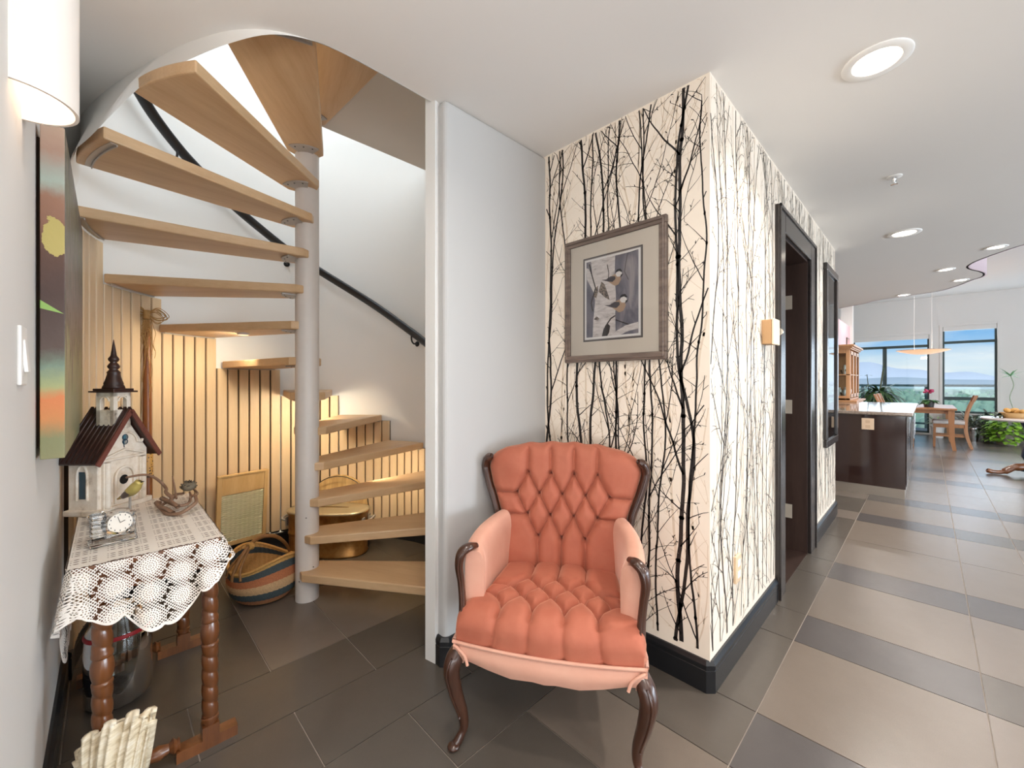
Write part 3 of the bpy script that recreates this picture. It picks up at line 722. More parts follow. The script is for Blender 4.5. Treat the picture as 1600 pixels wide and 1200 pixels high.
# ------------------------------------------------------------------ tufted armchair
CH = thing('tufted_armchair', 'coral velvet button-tufted armchair with carved dark wood arms and cabriole legs', 'armchair', (-.876, 1.028, 0), R(32.5))
t = NT('coral velvet'); v = t.coord(); nn = t.noise(v, 14, 5, .6); n2 = t.noise(v, 500, 2, .5)
t.setc(t.mix(nn, s2l('9c5340'), s2l('b06b54'))); t.p(Roughness=.62)
t.b.inputs['Sheen Weight'].default_value = .75; t.b.inputs['Sheen Roughness'].default_value = .35; t.b.inputs['Sheen Tint'].default_value = s2l('ffc9ac')
t.b.inputs['Specular IOR Level'].default_value = .2
t.bump(t.math('ADD', t.math('MULTIPLY', nn, 1.0), t.math('MULTIPLY', n2, .12)), .25, .004); velvet = t.m
t = NT('light coral velvet'); v = t.coord(); nn = t.noise(v, 10, 5, .6); n2 = t.noise(v, 500, 2, .5)
t.setc(t.mix(nn, s2l('c78f7a'), s2l('d3a48f'))); t.p(Roughness=.62); t.b.inputs['Sheen Weight'].default_value = .7; t.b.inputs['Sheen Roughness'].default_value = .35
t.b.inputs['Sheen Tint'].default_value = s2l('ffd9c6'); t.b.inputs['Specular IOR Level'].default_value = .2
t.bump(t.math('ADD', nn, t.math('MULTIPLY', n2, .12)), .2, .004); velvet2 = t.m

vbtn = plain('shaded velvet button', '6e3324', .7)  # darker than the velvet, shade of the deep tufts put into the colour
def tuft(U, V, segs, btn, A, w, B, rb):
    d = np.full(U.shape, 9.)
    for (a, b) in segs:
        ax, ay = a; bx, by = b; dx, dy = bx-ax, by-ay; L = dx*dx+dy*dy
        tt = np.clip(((U-ax)*dx+(V-ay)*dy)/L, 0, 1); d = np.minimum(d, np.hypot(U-ax-tt*dx, V-ay-tt*dy))
    h = A*(np.sqrt(np.clip(d/w, 0, 1)*(2-np.clip(d/w, 0, 1))) - 1)
    for (x, y) in btn: h = h - B*np.exp(-((U-x)**2+(V-y)**2)/rb**2)
    return h
def lattice(rows, pitch):
    segs = []
    for i in range(len(rows)-1):
        for (x, y) in rows[i]:
            for (x2, y2) in rows[i+1]:
                if abs(abs(x-x2) - pitch/2) < pitch*.22: segs.append(((x, y), (x2, y2)))
    return segs
# --- back: front skin as height field over (x, s), s along the recline
def backhw(z): return np.interp(z, [.36, .46, .55, .63, .71, .79, .86, .905, .93, .945], [.240, .250, .257, .268, .292, .320, .336, .330, .300, .20])
p = .101
brow = [[((i-1.5)*p, .815) for i in range(4)], [((i-2)*p, .727) for i in range(5)], [((i-1.5)*p, .638) for i in range(4)], [((i-1)*p, .549) for i in range(3)]]
bs = lattice(brow, p)
for x, z in brow[0]: bs.append(((x, z), (x*1.02, 1.0)))
for x, z in brow[3]: bs.append(((x, z), (x*.98, .30)))
for s_ in (-1, 1):
    bs.append(((s_*2*p, .727), (s_*.36, .72))); bs.append(((s_*1.5*p, .638), (s_*.34, .63)))
btn = [q for r_ in brow for q in r_]
def ytop(x): return .950 - .030*(x/.3)**2 + .006*np.cos(x/p*2*PI+PI)*.5
NU, NV = 150, 130
uu = np.linspace(-1, 1, NU+1); vv = np.linspace(0, 1, NV+1)
UU, VV = np.meshgrid(uu, vv)
Z = .36 + (.945-.36)*VV; HW = backhw(Z)
X = UU*HW; Zt = Z
top = ytop(X); Zt = .36 + (Z-.36)*(top-.36)/(.945-.36)
edge_ = np.clip((1-np.abs(UU))/.16, 0, 1); et = np.clip((top-Zt)/.055, 0, 1)
dome = .050*np.sqrt(edge_*(2-edge_))*np.sqrt(et*(2-et)+1e-6)
puff = .020*np.exp(-((np.abs(X)-.225)/.07)**2-((Zt-.86)/.07)**2)
h = tuft(X, Zt, bs, btn, .034, .034, .026, .011) * np.clip(edge_*1.6, 0, 1) * np.clip(et*1.4+.1, 0, 1)
YB_ = .405 + (Zt-.36)*.17
Y = YB_ - dome - puff - h*1.0 + .03 - .018
# creases go inwards (towards +y)
Y = YB_ + .012 - dome - puff - h
vs = np.stack([X, Y, Zt], -1).reshape(-1, 3)
fs = [(j*(NU+1)+i, j*(NU+1)+i+1, (j+1)*(NU+1)+i+1, (j+1)*(NU+1)+i) for j in range(NV) for i in range(NU)]
mb = MB(); mb.v = [tuple(q) for q in vs]; mb.f = fs
# rear panel
n0 = len(mb.v)
bz = np.linspace(0, 1, 25); k = 20
for z in bz:
    zz_ = .30 + (.945-.30)*z; hw = float(backhw(max(zz_, .36)))
    for i in range(k+1):
        x = -hw + 2*hw*i/k; tp = float(ytop(x)); zq = .30 + (zz_-.30)*(tp-.30)/(.645)
        mb.v.append((x, .405 + (zq-.36)*.17 + .012 + .045*math.sqrt(max(0, 1-abs(2*i/k-1)**6))*min(1, max(0, (1-z)/.06)**.5 if z < 1 else 0), zq))
for j in range(24):
    for i in range(k): mb.f.append((n0+j*(k+1)+i, n0+(j+1)*(k+1)+i, n0+(j+1)*(k+1)+i+1, n0+j*(k+1)+i+1))
back = mb.build('backrest', velvet, CH, smooth=True)
for x, z in btn:
    y = .405 + (z-.36)*.17 + .012 - .004
    MB().ball((x, y, z), (.0075, .005, .0075), 10, 6).build('button', vbtn, back, smooth=True)
# --- seat cushion: profile runs up the front and back over the top
p2 = .107
def hwseat(y): return np.interp(y, [-.05, -.02, .02, .07, .14, .42], [.300, .308, .306, .290, .258, .235])
srow = [[((i-1.5)*p2, .035) for i in range(4)], [((i-2)*p2, .105) for i in range(5)], [((i-1.5)*p2, .175) for i in range(4)], [((i-1)*p2, .245) for i in range(3)]]
ss = lattice(srow, p2)
for x, y in srow[0]: ss.append(((x, y), (x*1.18, -.30)))
for x, y in srow[3]: ss.append(((x, y), (x*1.0, .45)))
for s_ in (-1, 1): ss.append(((s_*2*p2, .105), (s_*.38, .12))); ss.append(((s_*1.5*p2, .175), (s_*.38, .20)))
sbtn = [q for r_ in srow for q in r_]
NU, NV = 150, 120
UU, VV = np.meshgrid(np.linspace(-1, 1, NU+1), np.linspace(0, 1, NV+1))
S = -.215 + VV*(.215+.38)      # arc length, 0 at the front top edge
Yp = np.where(S < -.06, -.052 - .0*S, np.where(S < .02, -.052 + .078*(1-np.cos(np.clip((S+.06)/.08, 0, 1)*PI/2)), .026+(S-.02)))
Zp = np.where(S < -.06, .455-.05+(S+.06)*.36, np.where(S < .02, .405 + .055*np.sin(np.clip((S+.06)/.08, 0, 1)*PI/2), .460 - (S-.02)*.05))
bow = -.022*(1-UU**2)                    # rail bows out towards the viewer
hw = hwseat(Yp)
X = UU*hw
Yp = Yp + bow*np.clip((.15-Yp)/.25, 0, 1)
es = np.clip((1-np.abs(UU))/.13, 0, 1); sr = np.sqrt(es*(2-es))
Zp = Zp - (1-sr)*.045*np.clip((S+.09)/.10, 0, 1)
h = tuft(X, S, ss, sbtn, .034, .038, .024, .012)
fadeb = np.clip((S+.215)/.03, .0, 1)
h = h*np.clip(es*1.5, 0, 1)*fadeb*np.where(S < -.02, .45, 1.0)
ny = np.where(S < -.06, -1, np.where(S < .02, -np.cos(np.clip((S+.06)/.08, 0, 1)*PI/2), 0)); nz_ = np.sqrt(1-ny**2)
crown = .018*np.cos(UU*PI/2)
Xs, Ys, Zs = X, Yp + ny*(h+crown*.6*fadeb), Zp + nz_*(h+crown)
mb = MB(); mb.v = [tuple(q) for q in np.stack([Xs, Ys, Zs], -1).reshape(-1, 3)]
mb.f = [(j*(NU+1)+i, j*(NU+1)+i+1, (j+1)*(NU+1)+i+1, (j+1)*(NU+1)+i) for j in range(NV) for i in range(NU)]
# closing sides
for s_, ii in ((-1, 0), (1, NU)):
    k0 = len(mb.v)
    for j in range(NV+1):
        x, y, z = mb.v[j*(NU+1)+ii]; mb.v.append((x*.995, y, .33))
    for j in range(NV):
        a_, b_ = j*(NU+1)+ii, (j+1)*(NU+1)+ii
        mb.f.append((a_, b_, k0+j+1, k0+j) if s_ < 0 else (b_, a_, k0+j, k0+j+1))
seat = mb.build('seat', velvet, CH, smooth=True)
for x, y in sbtn:
    yy = .026 + (y-.02); MB().ball((x, yy, .458-(y-.02)*.05 - .032), (.008, .008, .005), 10, 6).build('button', vbtn, seat, smooth=True)
# --- front rail (skirt) with serpentine bottom and welt
def railx(u): return u*.308
def raily(u): return -.045 - .024*(1-u*u)
def zbot(u):
    a = abs(u); return np.interp(a, [0, .12, .35, .60, .80, .90, 1], [.276, .280, .276, .288, .300, .300, .282])
mb = MB()
def skirt(u, v):
    u = 2*u-1; zb_ = float(zbot(u)); z = zb_ + (.362-zb_)*v
    return (railx(u), raily(u) - .012*math.sin(PI*min(1, v*1.0)) - .004, z)
mb.grid(skirt, 80, 10)
def skirtb(u, v):
    u = 2*u-1; zb_ = float(zbot(u)); z = zb_ + (.362-zb_)*v
    return (railx(u), raily(u) + .035, z)
mb.grid(skirtb, 80, 4, True)
k0 = len(mb.v)
for i in range(81):
    u = 2*i/80-1; zb_ = float(zbot(u)); mb.v += [(railx(u), raily(u)-.004, zb_), (railx(u), raily(u)+.035, zb_)]
mb.f += [(k0+2*i+1, k0+2*i+3, k0+2*i+2, k0+2*i)[::-1] for i in range(80)]
# side rails
for s_ in (-1, 1):
    mb.box(*sorted((s_*.275, s_*.308)), -.045, -.005, .285, .362)
    q = MB().obox((s_*.272, .20, .325), (.03, .44, .085), (0, 0, s_*R(7))); mb.add(q.v, q.f)
q = MB().box(-.24, .24, .40, .43, .24, .34); mb.add(q.v, q.f)
mb.build('seat_rail', velvet2, CH, smooth=True, ang=45)
mb = MB().tube([(railx(2*i/40-1), raily(2*i/40-1)-.014, .362) for i in range(41)], .0055, 8)
for s_ in (-1, 1): mb.tube(catmull([(s_*.303, -.062, .352), (s_*.285, -.068, .345), (s_*.262, -.070, .325), (s_*.252, -.072, .298)], 5), .0055, 6); mb.tube([(s_*.308, -.05, .362), (s_*.310, .0, .362), (s_*.29, .2, .362)], .0055, 6)
mb.build('welt', velvet2, CH, smooth=True)
# --- arms: padded panel with rolled top
for s_ in (-1, 1):
    path = catmull([(s_*.275, .035, 0), (s_*.292, .10, 0), (s_*.296, .18, 0), (s_*.290, .26, 0), (s_*.272, .36, 0), (s_*.252, .42, 0)], 8)
    N_ = len(path); mb = MB(); SEG = 28
    for i, pt in enumerate(path):
        tt = i/(N_-1); d = (path[min(i+1, N_-1)] - path[max(i-1, 0)]).normalized(); nrm = Vector((d.y, -d.x, 0)) * (1 if s_ < 0 else -1)   # inward
        nrm = Vector((-s_*abs(d.y), s_*d.x*(1 if d.y > 0 else -1), 0)).normalized()
        ztop = .628 + .012*math.sin(tt*PI) + .030*tt**2; zbm = .35; th_in = .050 - .012*tt; th_out = .024
        hh_ = (ztop-zbm)/2; zc = (ztop+zbm)/2
        endf = math.sqrt(max(0, min(1, (tt+.02)/.10)))*.25 + .75
        for j in range(SEG):
            a = 2*PI*j/SEG; ca, sa = math.cos(a), math.sin(a)
            sg = lambda q: math.copysign(abs(q)**.62, q)
            off = sg(ca)*(th_in if ca > 0 else th_out)*endf; zt_ = zc + sg(sa)*hh_*(.97+.03*endf)
            if sa > .2: off *= 1 + .20*sa
            q = pt + nrm*off; mb.v.append((q.x, q.y, zt_))
    for i in range(N_-1):
        for j in range(SEG):
            a_, b_, c_, d_ = i*SEG+j, (i+1)*SEG+j, (i+1)*SEG+(j+1) % SEG, i*SEG+(j+1) % SEG
            mb.f.append((a_, b_, c_, d_) if s_ > 0 else (d_, c_, b_, a_))
    mb.f += [tuple(range(SEG)), tuple(range((N_-1)*SEG, N_*SEG))[::-1]]
    mb.build('arm', velvet2, CH, smooth=True, ang=75)
    # carved wooden arm front
    P = catmull([(s_*.262, .055, .640), (s_*.280, .018, .645), (s_*.300, .002, .628), (s_*.308, .000, .585), (s_*.302, .004, .53), (s_*.296, .002, .47), (s_*.294, -.006, .41), (s_*.296, -.018, .34)], 7)
    rs = [float(np.interp(i/(len(P)-1), [0, .12, .3, .6, 1], [.010, .016, .017, .013, .014])) for i in range(len(P))]
    post = MB().tube(P, rs, 14, flat=(1.1, .85), up=(0, -1, 0)).build('arm_front', M['walnut'], CH, smooth=True)
    g = MB().tube([q + Vector((-s_*.004, -.021, 0)) for q in P[6:]], .0035, 6).build('carved_bead', M['walnut'], post, smooth=True)
    # back frame
    P = catmull([(s_*.262, .445, .50), (s_*.282, .446, .60), (s_*.296, .452, .66), (s_*.325, .462, .74), (s_*.348, .474, .81), (s_*.352, .476, .84), (s_*.342, .468, .870), (s_*.318, .452, .888)], 8)
    rs = [float(np.interp(i/(len(P)-1), [0, .3, .7, .92, 1], [.017, .018, .022, .020, .010])) for i in range(len(P))]
    bf = MB().tube(P, rs, 14, flat=(1.15, .9), up=(0, -1, 0)).build('back_frame', M['walnut'], CH, smooth=True)
    MB().tube([q + Vector((0, -.024, 0)) for q in P[2:-6]], .004, 6).build('carved_bead', M['walnut'], bf, smooth=True)
    # cabriole front leg
    P = catmull([(s_*.288, -.030, .335), (s_*.304, -.052, .302), (s_*.311, -.062, .262), (s_*.300, -.050, .185), (s_*.284, -.032, .11), (s_*.280, -.028, .06), (s_*.292, -.040, .028), (s_*.304, -.052, .008)], 7)
    rs = [float(np.interp(i/(len(P)-1), [0, .14, .3, .55, .78, .9, 1], [.024, .029, .027, .019, .013, .015, .014])) for i in range(len(P))]
    lg = MB().tube(P, rs, 16).build('front_leg', M['walnut'], CH, smooth=True)
    MB().ball((s_*.306, -.056, .012), (.021, .021, .012), 14, 8).build('scroll_foot', M['walnut'], lg, smooth=True)
    MB().tube([q + Vector((s_*.006, -.030*f_, 0)) for q, f_ in zip(P[4:30], np.interp(range(26), [0, 8, 25], [1.12, 1.0, .62]))], .0035, 6).build('carved_bead', M['walnut'], lg, smooth=True)
    MB().tube(catmull([(s_*.235, .43, .30), (s_*.235, .44, .18), (s_*.25, .49, .0)], 6), [.022]*6+[.018]*6+[.016], 10).build('rear_leg', M['walnut'], CH, smooth=True)

# ------------------------------------------------------------------ side table with twisted legs
TX0, TX1, TY0, TY1, TZ = -2.42, -1.665, -.075, .270, .700
tb = thing('side_table', 'reddish wooden side table with rope-twist turned legs under a crochet cloth', 'table', (-2.05, .10, 0))
MB().box(TX0, TX1, TY0, TY1, TZ-.022, TZ-.002).build('table_top', M['turned'], tb, bevel=.006, world=True)
def twist(x, y, parent, flip=1):
    # one turned leg: block, rope twist, vase, rope twist, block
    SEG = 24; mb = MB(); vs = []; zs = np.linspace(.075, .585, 150)
    for z in zs:
        if .340 < z < .42: base_ = .0195 + .0075*math.sin((z-.340)/.08*PI); amp = 0
        elif z < .335 and z > .10 or z > .425 and z < .565: base_ = .0222; amp = .0028
        else: base_ = .019; amp = 0
        for zc_ in (.09, .338, .422, .572): 
            if abs(z-zc_) < .006: base_ = .0245; amp = 0
        for j in range(SEG):
            a = 2*PI*j/SEG; ph = a*1 + flip*z*2*PI/.050
            s_ = abs(math.sin(ph/2)); r_ = base_ + amp*(s_**.4*2-1.4)
            vs.append((x + r_*math.cos(a), y + r_*math.sin(a), z))
    mb.v = vs; n = len(zs)
    mb.f = [(i*SEG+j, i*SEG+(j+1) % SEG, (i+1)*SEG+(j+1) % SEG, (i+1)*SEG+j) for i in range(n-1) for j in range(SEG)]
    mb.box(x-.023, x+.023, y-.023, y+.023, .585, .68).box(x-.023, x+.023, y-.023, y+.023, .012, .075)
    return mb.build('leg', M['turned'], parent, smooth=True, world=True, ang=50)
LX0, LX1, LY0, LY1 = TX0+.03, TX1-.035, -.012, TY1-.025
for x, y, f_ in [(LX1, LY1, 1), (LX1, LY0, 1), (LX0, LY1, 1), (LX0, LY0-.02, 1)]: twist(x, y, tb, f_)
mb = MB().box(LX0, LX1, LY1-.010, LY1+.008, .60, .678).box(LX0, LX1, LY0-.008, LY0+.01, .60, .678).box(LX0-.01, LX0+.01, LY0, LY1, .60, .678).box(LX1-.01, LX1+.01, LY0, LY1, .60, .678)
mb.build('apron', M['turned'], tb, world=True, bevel=.002)
for x in (LX0, LX1):
    mb = MB().box(x-.022, x+.022, LY1-.09, LY1+.075, .0, .035).box(x-.022, x+.022, -.09, LY0+.06, .0, .035)
    prof = [(.020, 0), (.020, .012), (.026, .018), (.018, .026), (.024, .034), (.014, .045), (.022, .075), (.014, .10), (.024, .112), (.016, .12), (.020, .127)]
    mb.lathe([(r_, z*(LY1-LY0-.13)/.127) for r_, z in prof], (x, LY0+.05, .05), 14, m=Matrix.Rotation(R(-90), 3, 'X'))
    mb.build('foot_stretcher', M['turned'], tb, smooth=True, world=True, ang=40)

# crochet cloth with real openings in the material
def lace(name, drop):
    t = NT(name); n, l = t.n, t.l; uv = n.new('ShaderNodeTexCoord').outputs['UV']; s_ = t.sep(uv); u, v = s_[0], s_[1]
    Mt = t.math
    if not drop:
        u, v = v, u
        fu = Mt('ABSOLUTE', Mt('SUBTRACT', Mt('FRACT', Mt('DIVIDE', u, .038)), .5)); fv = Mt('ABSOLUTE', Mt('SUBTRACT', Mt('FRACT', Mt('DIVIDE', v, .019)), .5))
        gate = Mt('LESS_THAN', Mt('FRACT', Mt('DIVIDE', v, .076)), .75)
        gu = Mt('LESS_THAN', Mt('FRACT', Mt('DIVIDE', u, .114)), .80)
        hole_ = Mt('MULTIPLY', Mt('LESS_THAN', Mt('ADD', Mt('POWER', Mt('DIVIDE', Mt('SUBTRACT', fu, .22), .16), 2), Mt('POWER', Mt('DIVIDE', fv, .17), 2)), 1), Mt('MULTIPLY', gate, gu))
        dot = Mt('LESS_THAN', Mt('ADD', Mt('POWER', Mt('DIVIDE', Mt('SUBTRACT', .5, fu), .05), 2), Mt('POWER', Mt('DIVIDE', fv, .14), 2)), 1)
        hole_ = Mt('MAXIMUM', hole_, Mt('MULTIPLY', dot, gate))
    else:
        c_ = .074
        cu = Mt('SUBTRACT', Mt('FRACT', Mt('DIVIDE', u, c_)), .5); cv = Mt('SUBTRACT', Mt('FRACT', Mt('ADD', Mt('DIVIDE', v, c_), Mt('MULTIPLY', Mt('FLOOR', Mt('DIVIDE', u, c_)), .5))), .5)
        rad = Mt('SQRT', Mt('ADD', Mt('MULTIPLY', cu, cu), Mt('MULTIPLY', cv, cv))); ang = Mt('ARCTAN2', cv, cu)
        ring = Mt('FRACT', Mt('MULTIPLY', rad, 12)); inring = Mt('LESS_THAN', Mt('ABSOLUTE', Mt('SUBTRACT', ring, .5)), .20)
        cnt = Mt('ADD', 6, Mt('MULTIPLY', Mt('FLOOR', Mt('MULTIPLY', rad, 12)), 5))
        seg_ = Mt('GREATER_THAN', Mt('SINE', Mt('MULTIPLY', ang, cnt)), .15)
        ros = Mt('MULTIPLY', Mt('MULTIPLY', inring, seg_), Mt('LESS_THAN', rad, .31))
        du = Mt('ADD', u, v); dv = Mt('SUBTRACT', u, v); g_ = .0088
        a1 = Mt('LESS_THAN', Mt('ABSOLUTE', Mt('SUBTRACT', Mt('FRACT', Mt('DIVIDE', du, g_)), .5)), .31); a2 = Mt('LESS_THAN', Mt('ABSOLUTE', Mt('SUBTRACT', Mt('FRACT', Mt('DIVIDE', dv, g_)), .5)), .31)
        net = Mt('MULTIPLY', Mt('MULTIPLY', a1, a2), Mt('GREATER_THAN', rad, .33))
        pet = Mt('MULTIPLY', Mt('LESS_THAN', Mt('ABSOLUTE', Mt('SUBTRACT', rad, .58)), .07), Mt('GREATER_THAN', Mt('SINE', Mt('MULTIPLY', ang, 12)), -.2))
        hole_ = Mt('MAXIMUM', Mt('MAXIMUM', ros, net), pet)
        w_ = n.new('ShaderNodeUVMap'); w_.uv_map = 'hem'; hv = t.sep(w_.outputs[0])[1]
        hole_ = Mt('MULTIPLY', hole_, Mt('LESS_THAN', hv, .955))
    t.setc(s2l('f4ece2')); t.p(Roughness=.8); l.new(Mt('SUBTRACT', 1, hole_), t.b.inputs['Alpha'])
    t.b.inputs['Subsurface Weight'].default_value = 0
    t.bump(t.noise(t.coord(), 420, 2), .5, .002)
    return t.m
cl = thing('crochet_tablecloth', 'white crochet lace cloth with scalloped hem draped over the side table', 'tablecloth', (-2.05, .10, .70))
e_ = .006
NU, NV = 60, 30; mb = MB(); uv = []
for j in range(NV+1):
    for i in range(NU+1):
        u, v = i/NU, j/NV; x = TX0-e_ + (TX1-TX0+2*e_)*u; y = TY0-e_ + (TY1-TY0+2*e_)*v
        mb.v.append((x, y, TZ+.0015 + .0012*math.sin(u*23)*math.sin(v*17))); uv.append((x, y))
mb.f = [(j*(NU+1)+i, j*(NU+1)+i+1, (j+1)*(NU+1)+i+1, (j+1)*(NU+1)+i) for j in range(NV) for i in range(NU)]
mb.build('cloth_top', lace('lace cloth top', False), cl, world=True, uv=uv, smooth=True)
# hanging border: path round the left long side, the near end and the right long side
def border():
    rc = .03; pts = []; x0, x1, y0, y1 = TX0-e_, TX1+e_, TY0-e_, TY1+e_
    def seg(a, b, nx, ny, n): 
        for i in range(n): pts.append((a[0]+(b[0]-a[0])*i/n, a[1]+(b[1]-a[1])*i/n, nx, ny))
    seg((x0, y0), (x1-rc, y0), 0, -1, 70)
    for i in range(12): a = R(-90+90*i/12); pts.append((x1-rc+rc*math.cos(a), y0+rc+rc*math.sin(a), math.cos(a), math.sin(a)))
    seg((x1, y0+rc), (x1, y1-rc), 1, 0, 90)
    for i in range(12): a = R(90*i/12); pts.append((x1-rc+rc*math.cos(a), y1-rc+rc*math.sin(a), math.cos(a), math.sin(a)))
    seg((x1-rc, y1), (x0, y1), 0, 1, 90); pts.append((x0, y1, 0, 1)); return pts
bp = border(); acc = [0]
for a, b in zip(bp, bp[1:]): acc.append(acc[-1] + math.hypot(b[0]-a[0], b[1]-a[1]))
Lt = acc[-1]; La = TX1-TX0; Lb = La + (TY1-TY0)
def droplen(s):
    base_ = np.interp(s, [0, .5, La-.06, La+.0, La+.05, La+.13, La+.20, La+.27, La+.33, Lb, Lb+.05, Lb+.15, Lb+.4, Lb+.8], [.25, .26, .28, .125, .120, .165, .215, .165, .10, .05, .06, .15, .20, .15])
    return base_ + .030*abs(math.sin(s*PI/.088+.4))**.7 
NV = 26; mb = MB(); uv = []; hem = []
for (x, y, nx, ny), s in zip(bp, acc):
    D = droplen(s)
    for j in range(NV+1):
        q = j/NV; d = D*q; wav = .010*math.sin(s*2*PI/.13)*q + .006*math.sin(s*2*PI/.07+1)*q
        out = .004 + (.035*q + wav)*(1.0 if nx > .2 else .55 if ny > 0 else .02)
        if abs(s-(La-.02)) < .09 and nx < .9: out += .055*q*max(0, 1-abs(s-(La-.02))/.09)*(.2 if ny < -.5 else 1)
        out = min(out, .04) if ny < -.6 else out
        if ny < -.6: out = min(out, .045)
        mb.v.append((x+nx*out, max(y+ny*out, -.128), TZ+.001 - d*.985)); uv.append((s, d)); hem.append((s, q))
k = NV+1
mb.f = [(i*k+j, i*k+j+1, (i+1)*k+j+1, (i+1)*k+j) for i in range(len(bp)-1) for j in range(NV)]
o = mb.build('lace_border', lace('lace border', True), cl, world=True, uv=uv, smooth=True, label='openwork border with rosettes and scalloped hem')
l2 = o.data.uv_layers.new(name='hem'); vi = np.empty(len(o.data.loops), int); o.data.loops.foreach_get('vertex_index', vi); l2.data.foreach_set('uv', np.asarray(hem, float)[vi].ravel())
o.data.uv_layers.active_index = 0

# ------------------------------------------------------------------ church birdhouse
bh = thing('church_birdhouse', 'cream church-shaped birdhouse with dark ribbed roof and spire on the lace cloth', 'birdhouse', (-2.318, .046, TZ+.003), R(134.6))
# local x runs along the front from its near to its far side, local -y is the front normal
t = NT('weathered plaster'); v = t.coord(); nn = t.noise(v, 22, 7, .7); t.setc(t.ramp(nn, [(.28, 'b09c86'), (.42, 'e2d3c0'), (.7, 'f3eadd')])); t.p(Roughness=.7); t.bump(nn, .4, .006); plas = t.m
brn = wood('dark brown roof', '24140f', '472b23', .4, 12, 'X')
hwf, dep, eh, rh = .105, .115, .232, .405
mb = MB(); mb.add([(-hwf, 0, 0), (hwf, 0, 0), (hwf, 0, eh), (0, 0, rh-.02), (-hwf, 0, eh), (-hwf, dep, 0), (hwf, dep, 0), (hwf, dep, eh), (0, dep, rh-.02), (-hwf, dep, eh)],
                  [(0, 1, 2, 3, 4), (9, 8, 7, 6, 5), (0, 4, 9, 5), (1, 6, 7, 2), (4, 3, 8, 9), (3, 2, 7, 8), (0, 5, 6, 1)])
body = mb.build('walls', plas, bh, bevel=.003)
MB().box(-hwf-.012, hwf+.012, -.014, dep+.01, 0, .022).build('plinth', plas, bh, bevel=.004)
for s_ in (-1, 1):
    L = math.hypot(hwf+.030, rh-eh+.03); an = math.atan2(rh-eh+.03, hwf+.030)
    cx, cz = s_*(hwf+.030)/2, (rh + eh-.03)/2
    MB().obox((cx, dep/2-.004, cz), (L, dep+.05, .010), (0, s_*an, 0)).build('roof_slope', brn, bh, bevel=.002)
    mb = MB()
    for i in range(9):
        y = -.024 + (dep+.04)*i/8
        mb.tube([(0, y, rh+.009), (s_*(hwf+.030), y, eh-.03+.007)], .0042, 6)
    mb.build('roof_rib', brn, bh, smooth=True)
    MB().obox((cx, -.031, cz-.004), (L, .006, .018), (0, s_*an, 0)).build('barge_board', plain('reddish carved edge', '6e3b30', .5, var=.3, vscale=60, bump=.5, bscale=90), bh)
# tower and belfry
tw = .036; tx, ty = -.012, .030; zb0, zb1 = .335, .475
t_ = MB(); w_ = .008
for sx_, sy_ in [(-1, -1), (1, -1), (-1, 1), (1, 1)]: t_.box(*sorted((tx+sx_*tw, tx+sx_*(tw-.017))), *sorted((ty+sy_*tw, ty+sy_*(tw-.017))), zb0, zb1)
t_.box(tx-tw, tx+tw, ty-tw, ty+tw, .33, .405).box(tx-tw, tx+tw, ty-tw, ty+tw, .458, zb1)
t_.build('belfry', plas, bh, bevel=.0015)
for s_ in (0, 1, 2, 3):
    m_ = Matrix.Rotation(s_*PI/2, 3, 'Z'); P = [m_ @ Vector((tw*.50*math.cos(a), -tw-.001, .440+.018*math.sin(a))) + Vector((tx, ty, 0)) for a in [PI*i/8 for i in range(9)]]
    MB().tube(P, .003, 6).build('arch_moulding', plas, bh, smooth=True)
MB().box(tx-.052, tx+.052, ty-.052, ty+.052, .475, .482).box(tx-.043, tx+.043, ty-.043, ty+.043, .482, .491).build('belfry_cap', brn, bh, bevel=.0015)
MB().lathe([(.036, .491), (.034, .500), (.030, .506), (.031, .512), (.027, .522), (.021, .545), (.020, .552), (.022, .556), (.018, .562), (.013, .568), (.019, .576), (.020, .582), (.014, .592), (.010, .597), (.016, .604), (.018, .611), (.013, .620), (.010, .624), (.008, .640), (.004, .668), (.001, .690)], (tx, ty, 0), 20).build('spire', brn, bh, smooth=True)
# front decoration: door surround, hole, arch, stained window
mb = MB(); P = [(.055*math.cos(a), -.004, .268+.045*math.sin(a)) for a in [PI*i/14 for i in range(15)]]; mb.tube(P, .0045, 8)
mb.tube([(-.088, -.004, .215), (0, -.006, .242), (.088, -.004, .215)], .005, 8); mb.tube([(-.09, -.004, .208), (.09, -.004, .208)], .005, 8)
mb.tube([(-.055, -.004, .268), (-.075, -.004, .262), (-.08, -.004, .275)], .005, 8); mb.tube([(.055, -.004, .268), (.075, -.004, .262), (.08, -.004, .275)], .005, 8)
for s_ in (-1, 1): mb.box(*sorted((s_*.062, s_*.092)), -.010, 0, .022, .20); mb.lathe([(.010, .022), (.010, .20)], (s_*.077, -.010, 0), 10)
P = [(.040*math.cos(a), -.006, .130+.040*math.sin(a)) for a in [PI*i/14 for i in range(15)]]; mb.tube([(.04, -.006, .03)] + P + [(-.04, -.006, .03)], .005, 8)
mb.build('relief_ornament', plas, bh, smooth=True, ang=50)
MB().add([(.019*math.cos(a), -.0012, .118+.019*math.sin(a)) for a in [2*PI*i/20 for i in range(20)]], [tuple(range(20))]).build('entry_hole_disc', plain('painted hole darkness', '0a0808', .9), bh)  # flat black disc paints the dark inside of the hole
sg = plain('blue stained glass', '3f86a0', .15); mb = MB(); mb.lathe([(.010, -.002), (.010, .0)], (.004, 0, .290), 12, m=Matrix.Rotation(R(90), 3, 'X')); mb.lathe([(.009, -.002), (.009, .0)], (.004, 0, .272), 12, m=Matrix.Rotation(R(90), 3, 'X')); mb.build('stained_pane', sg, bh)
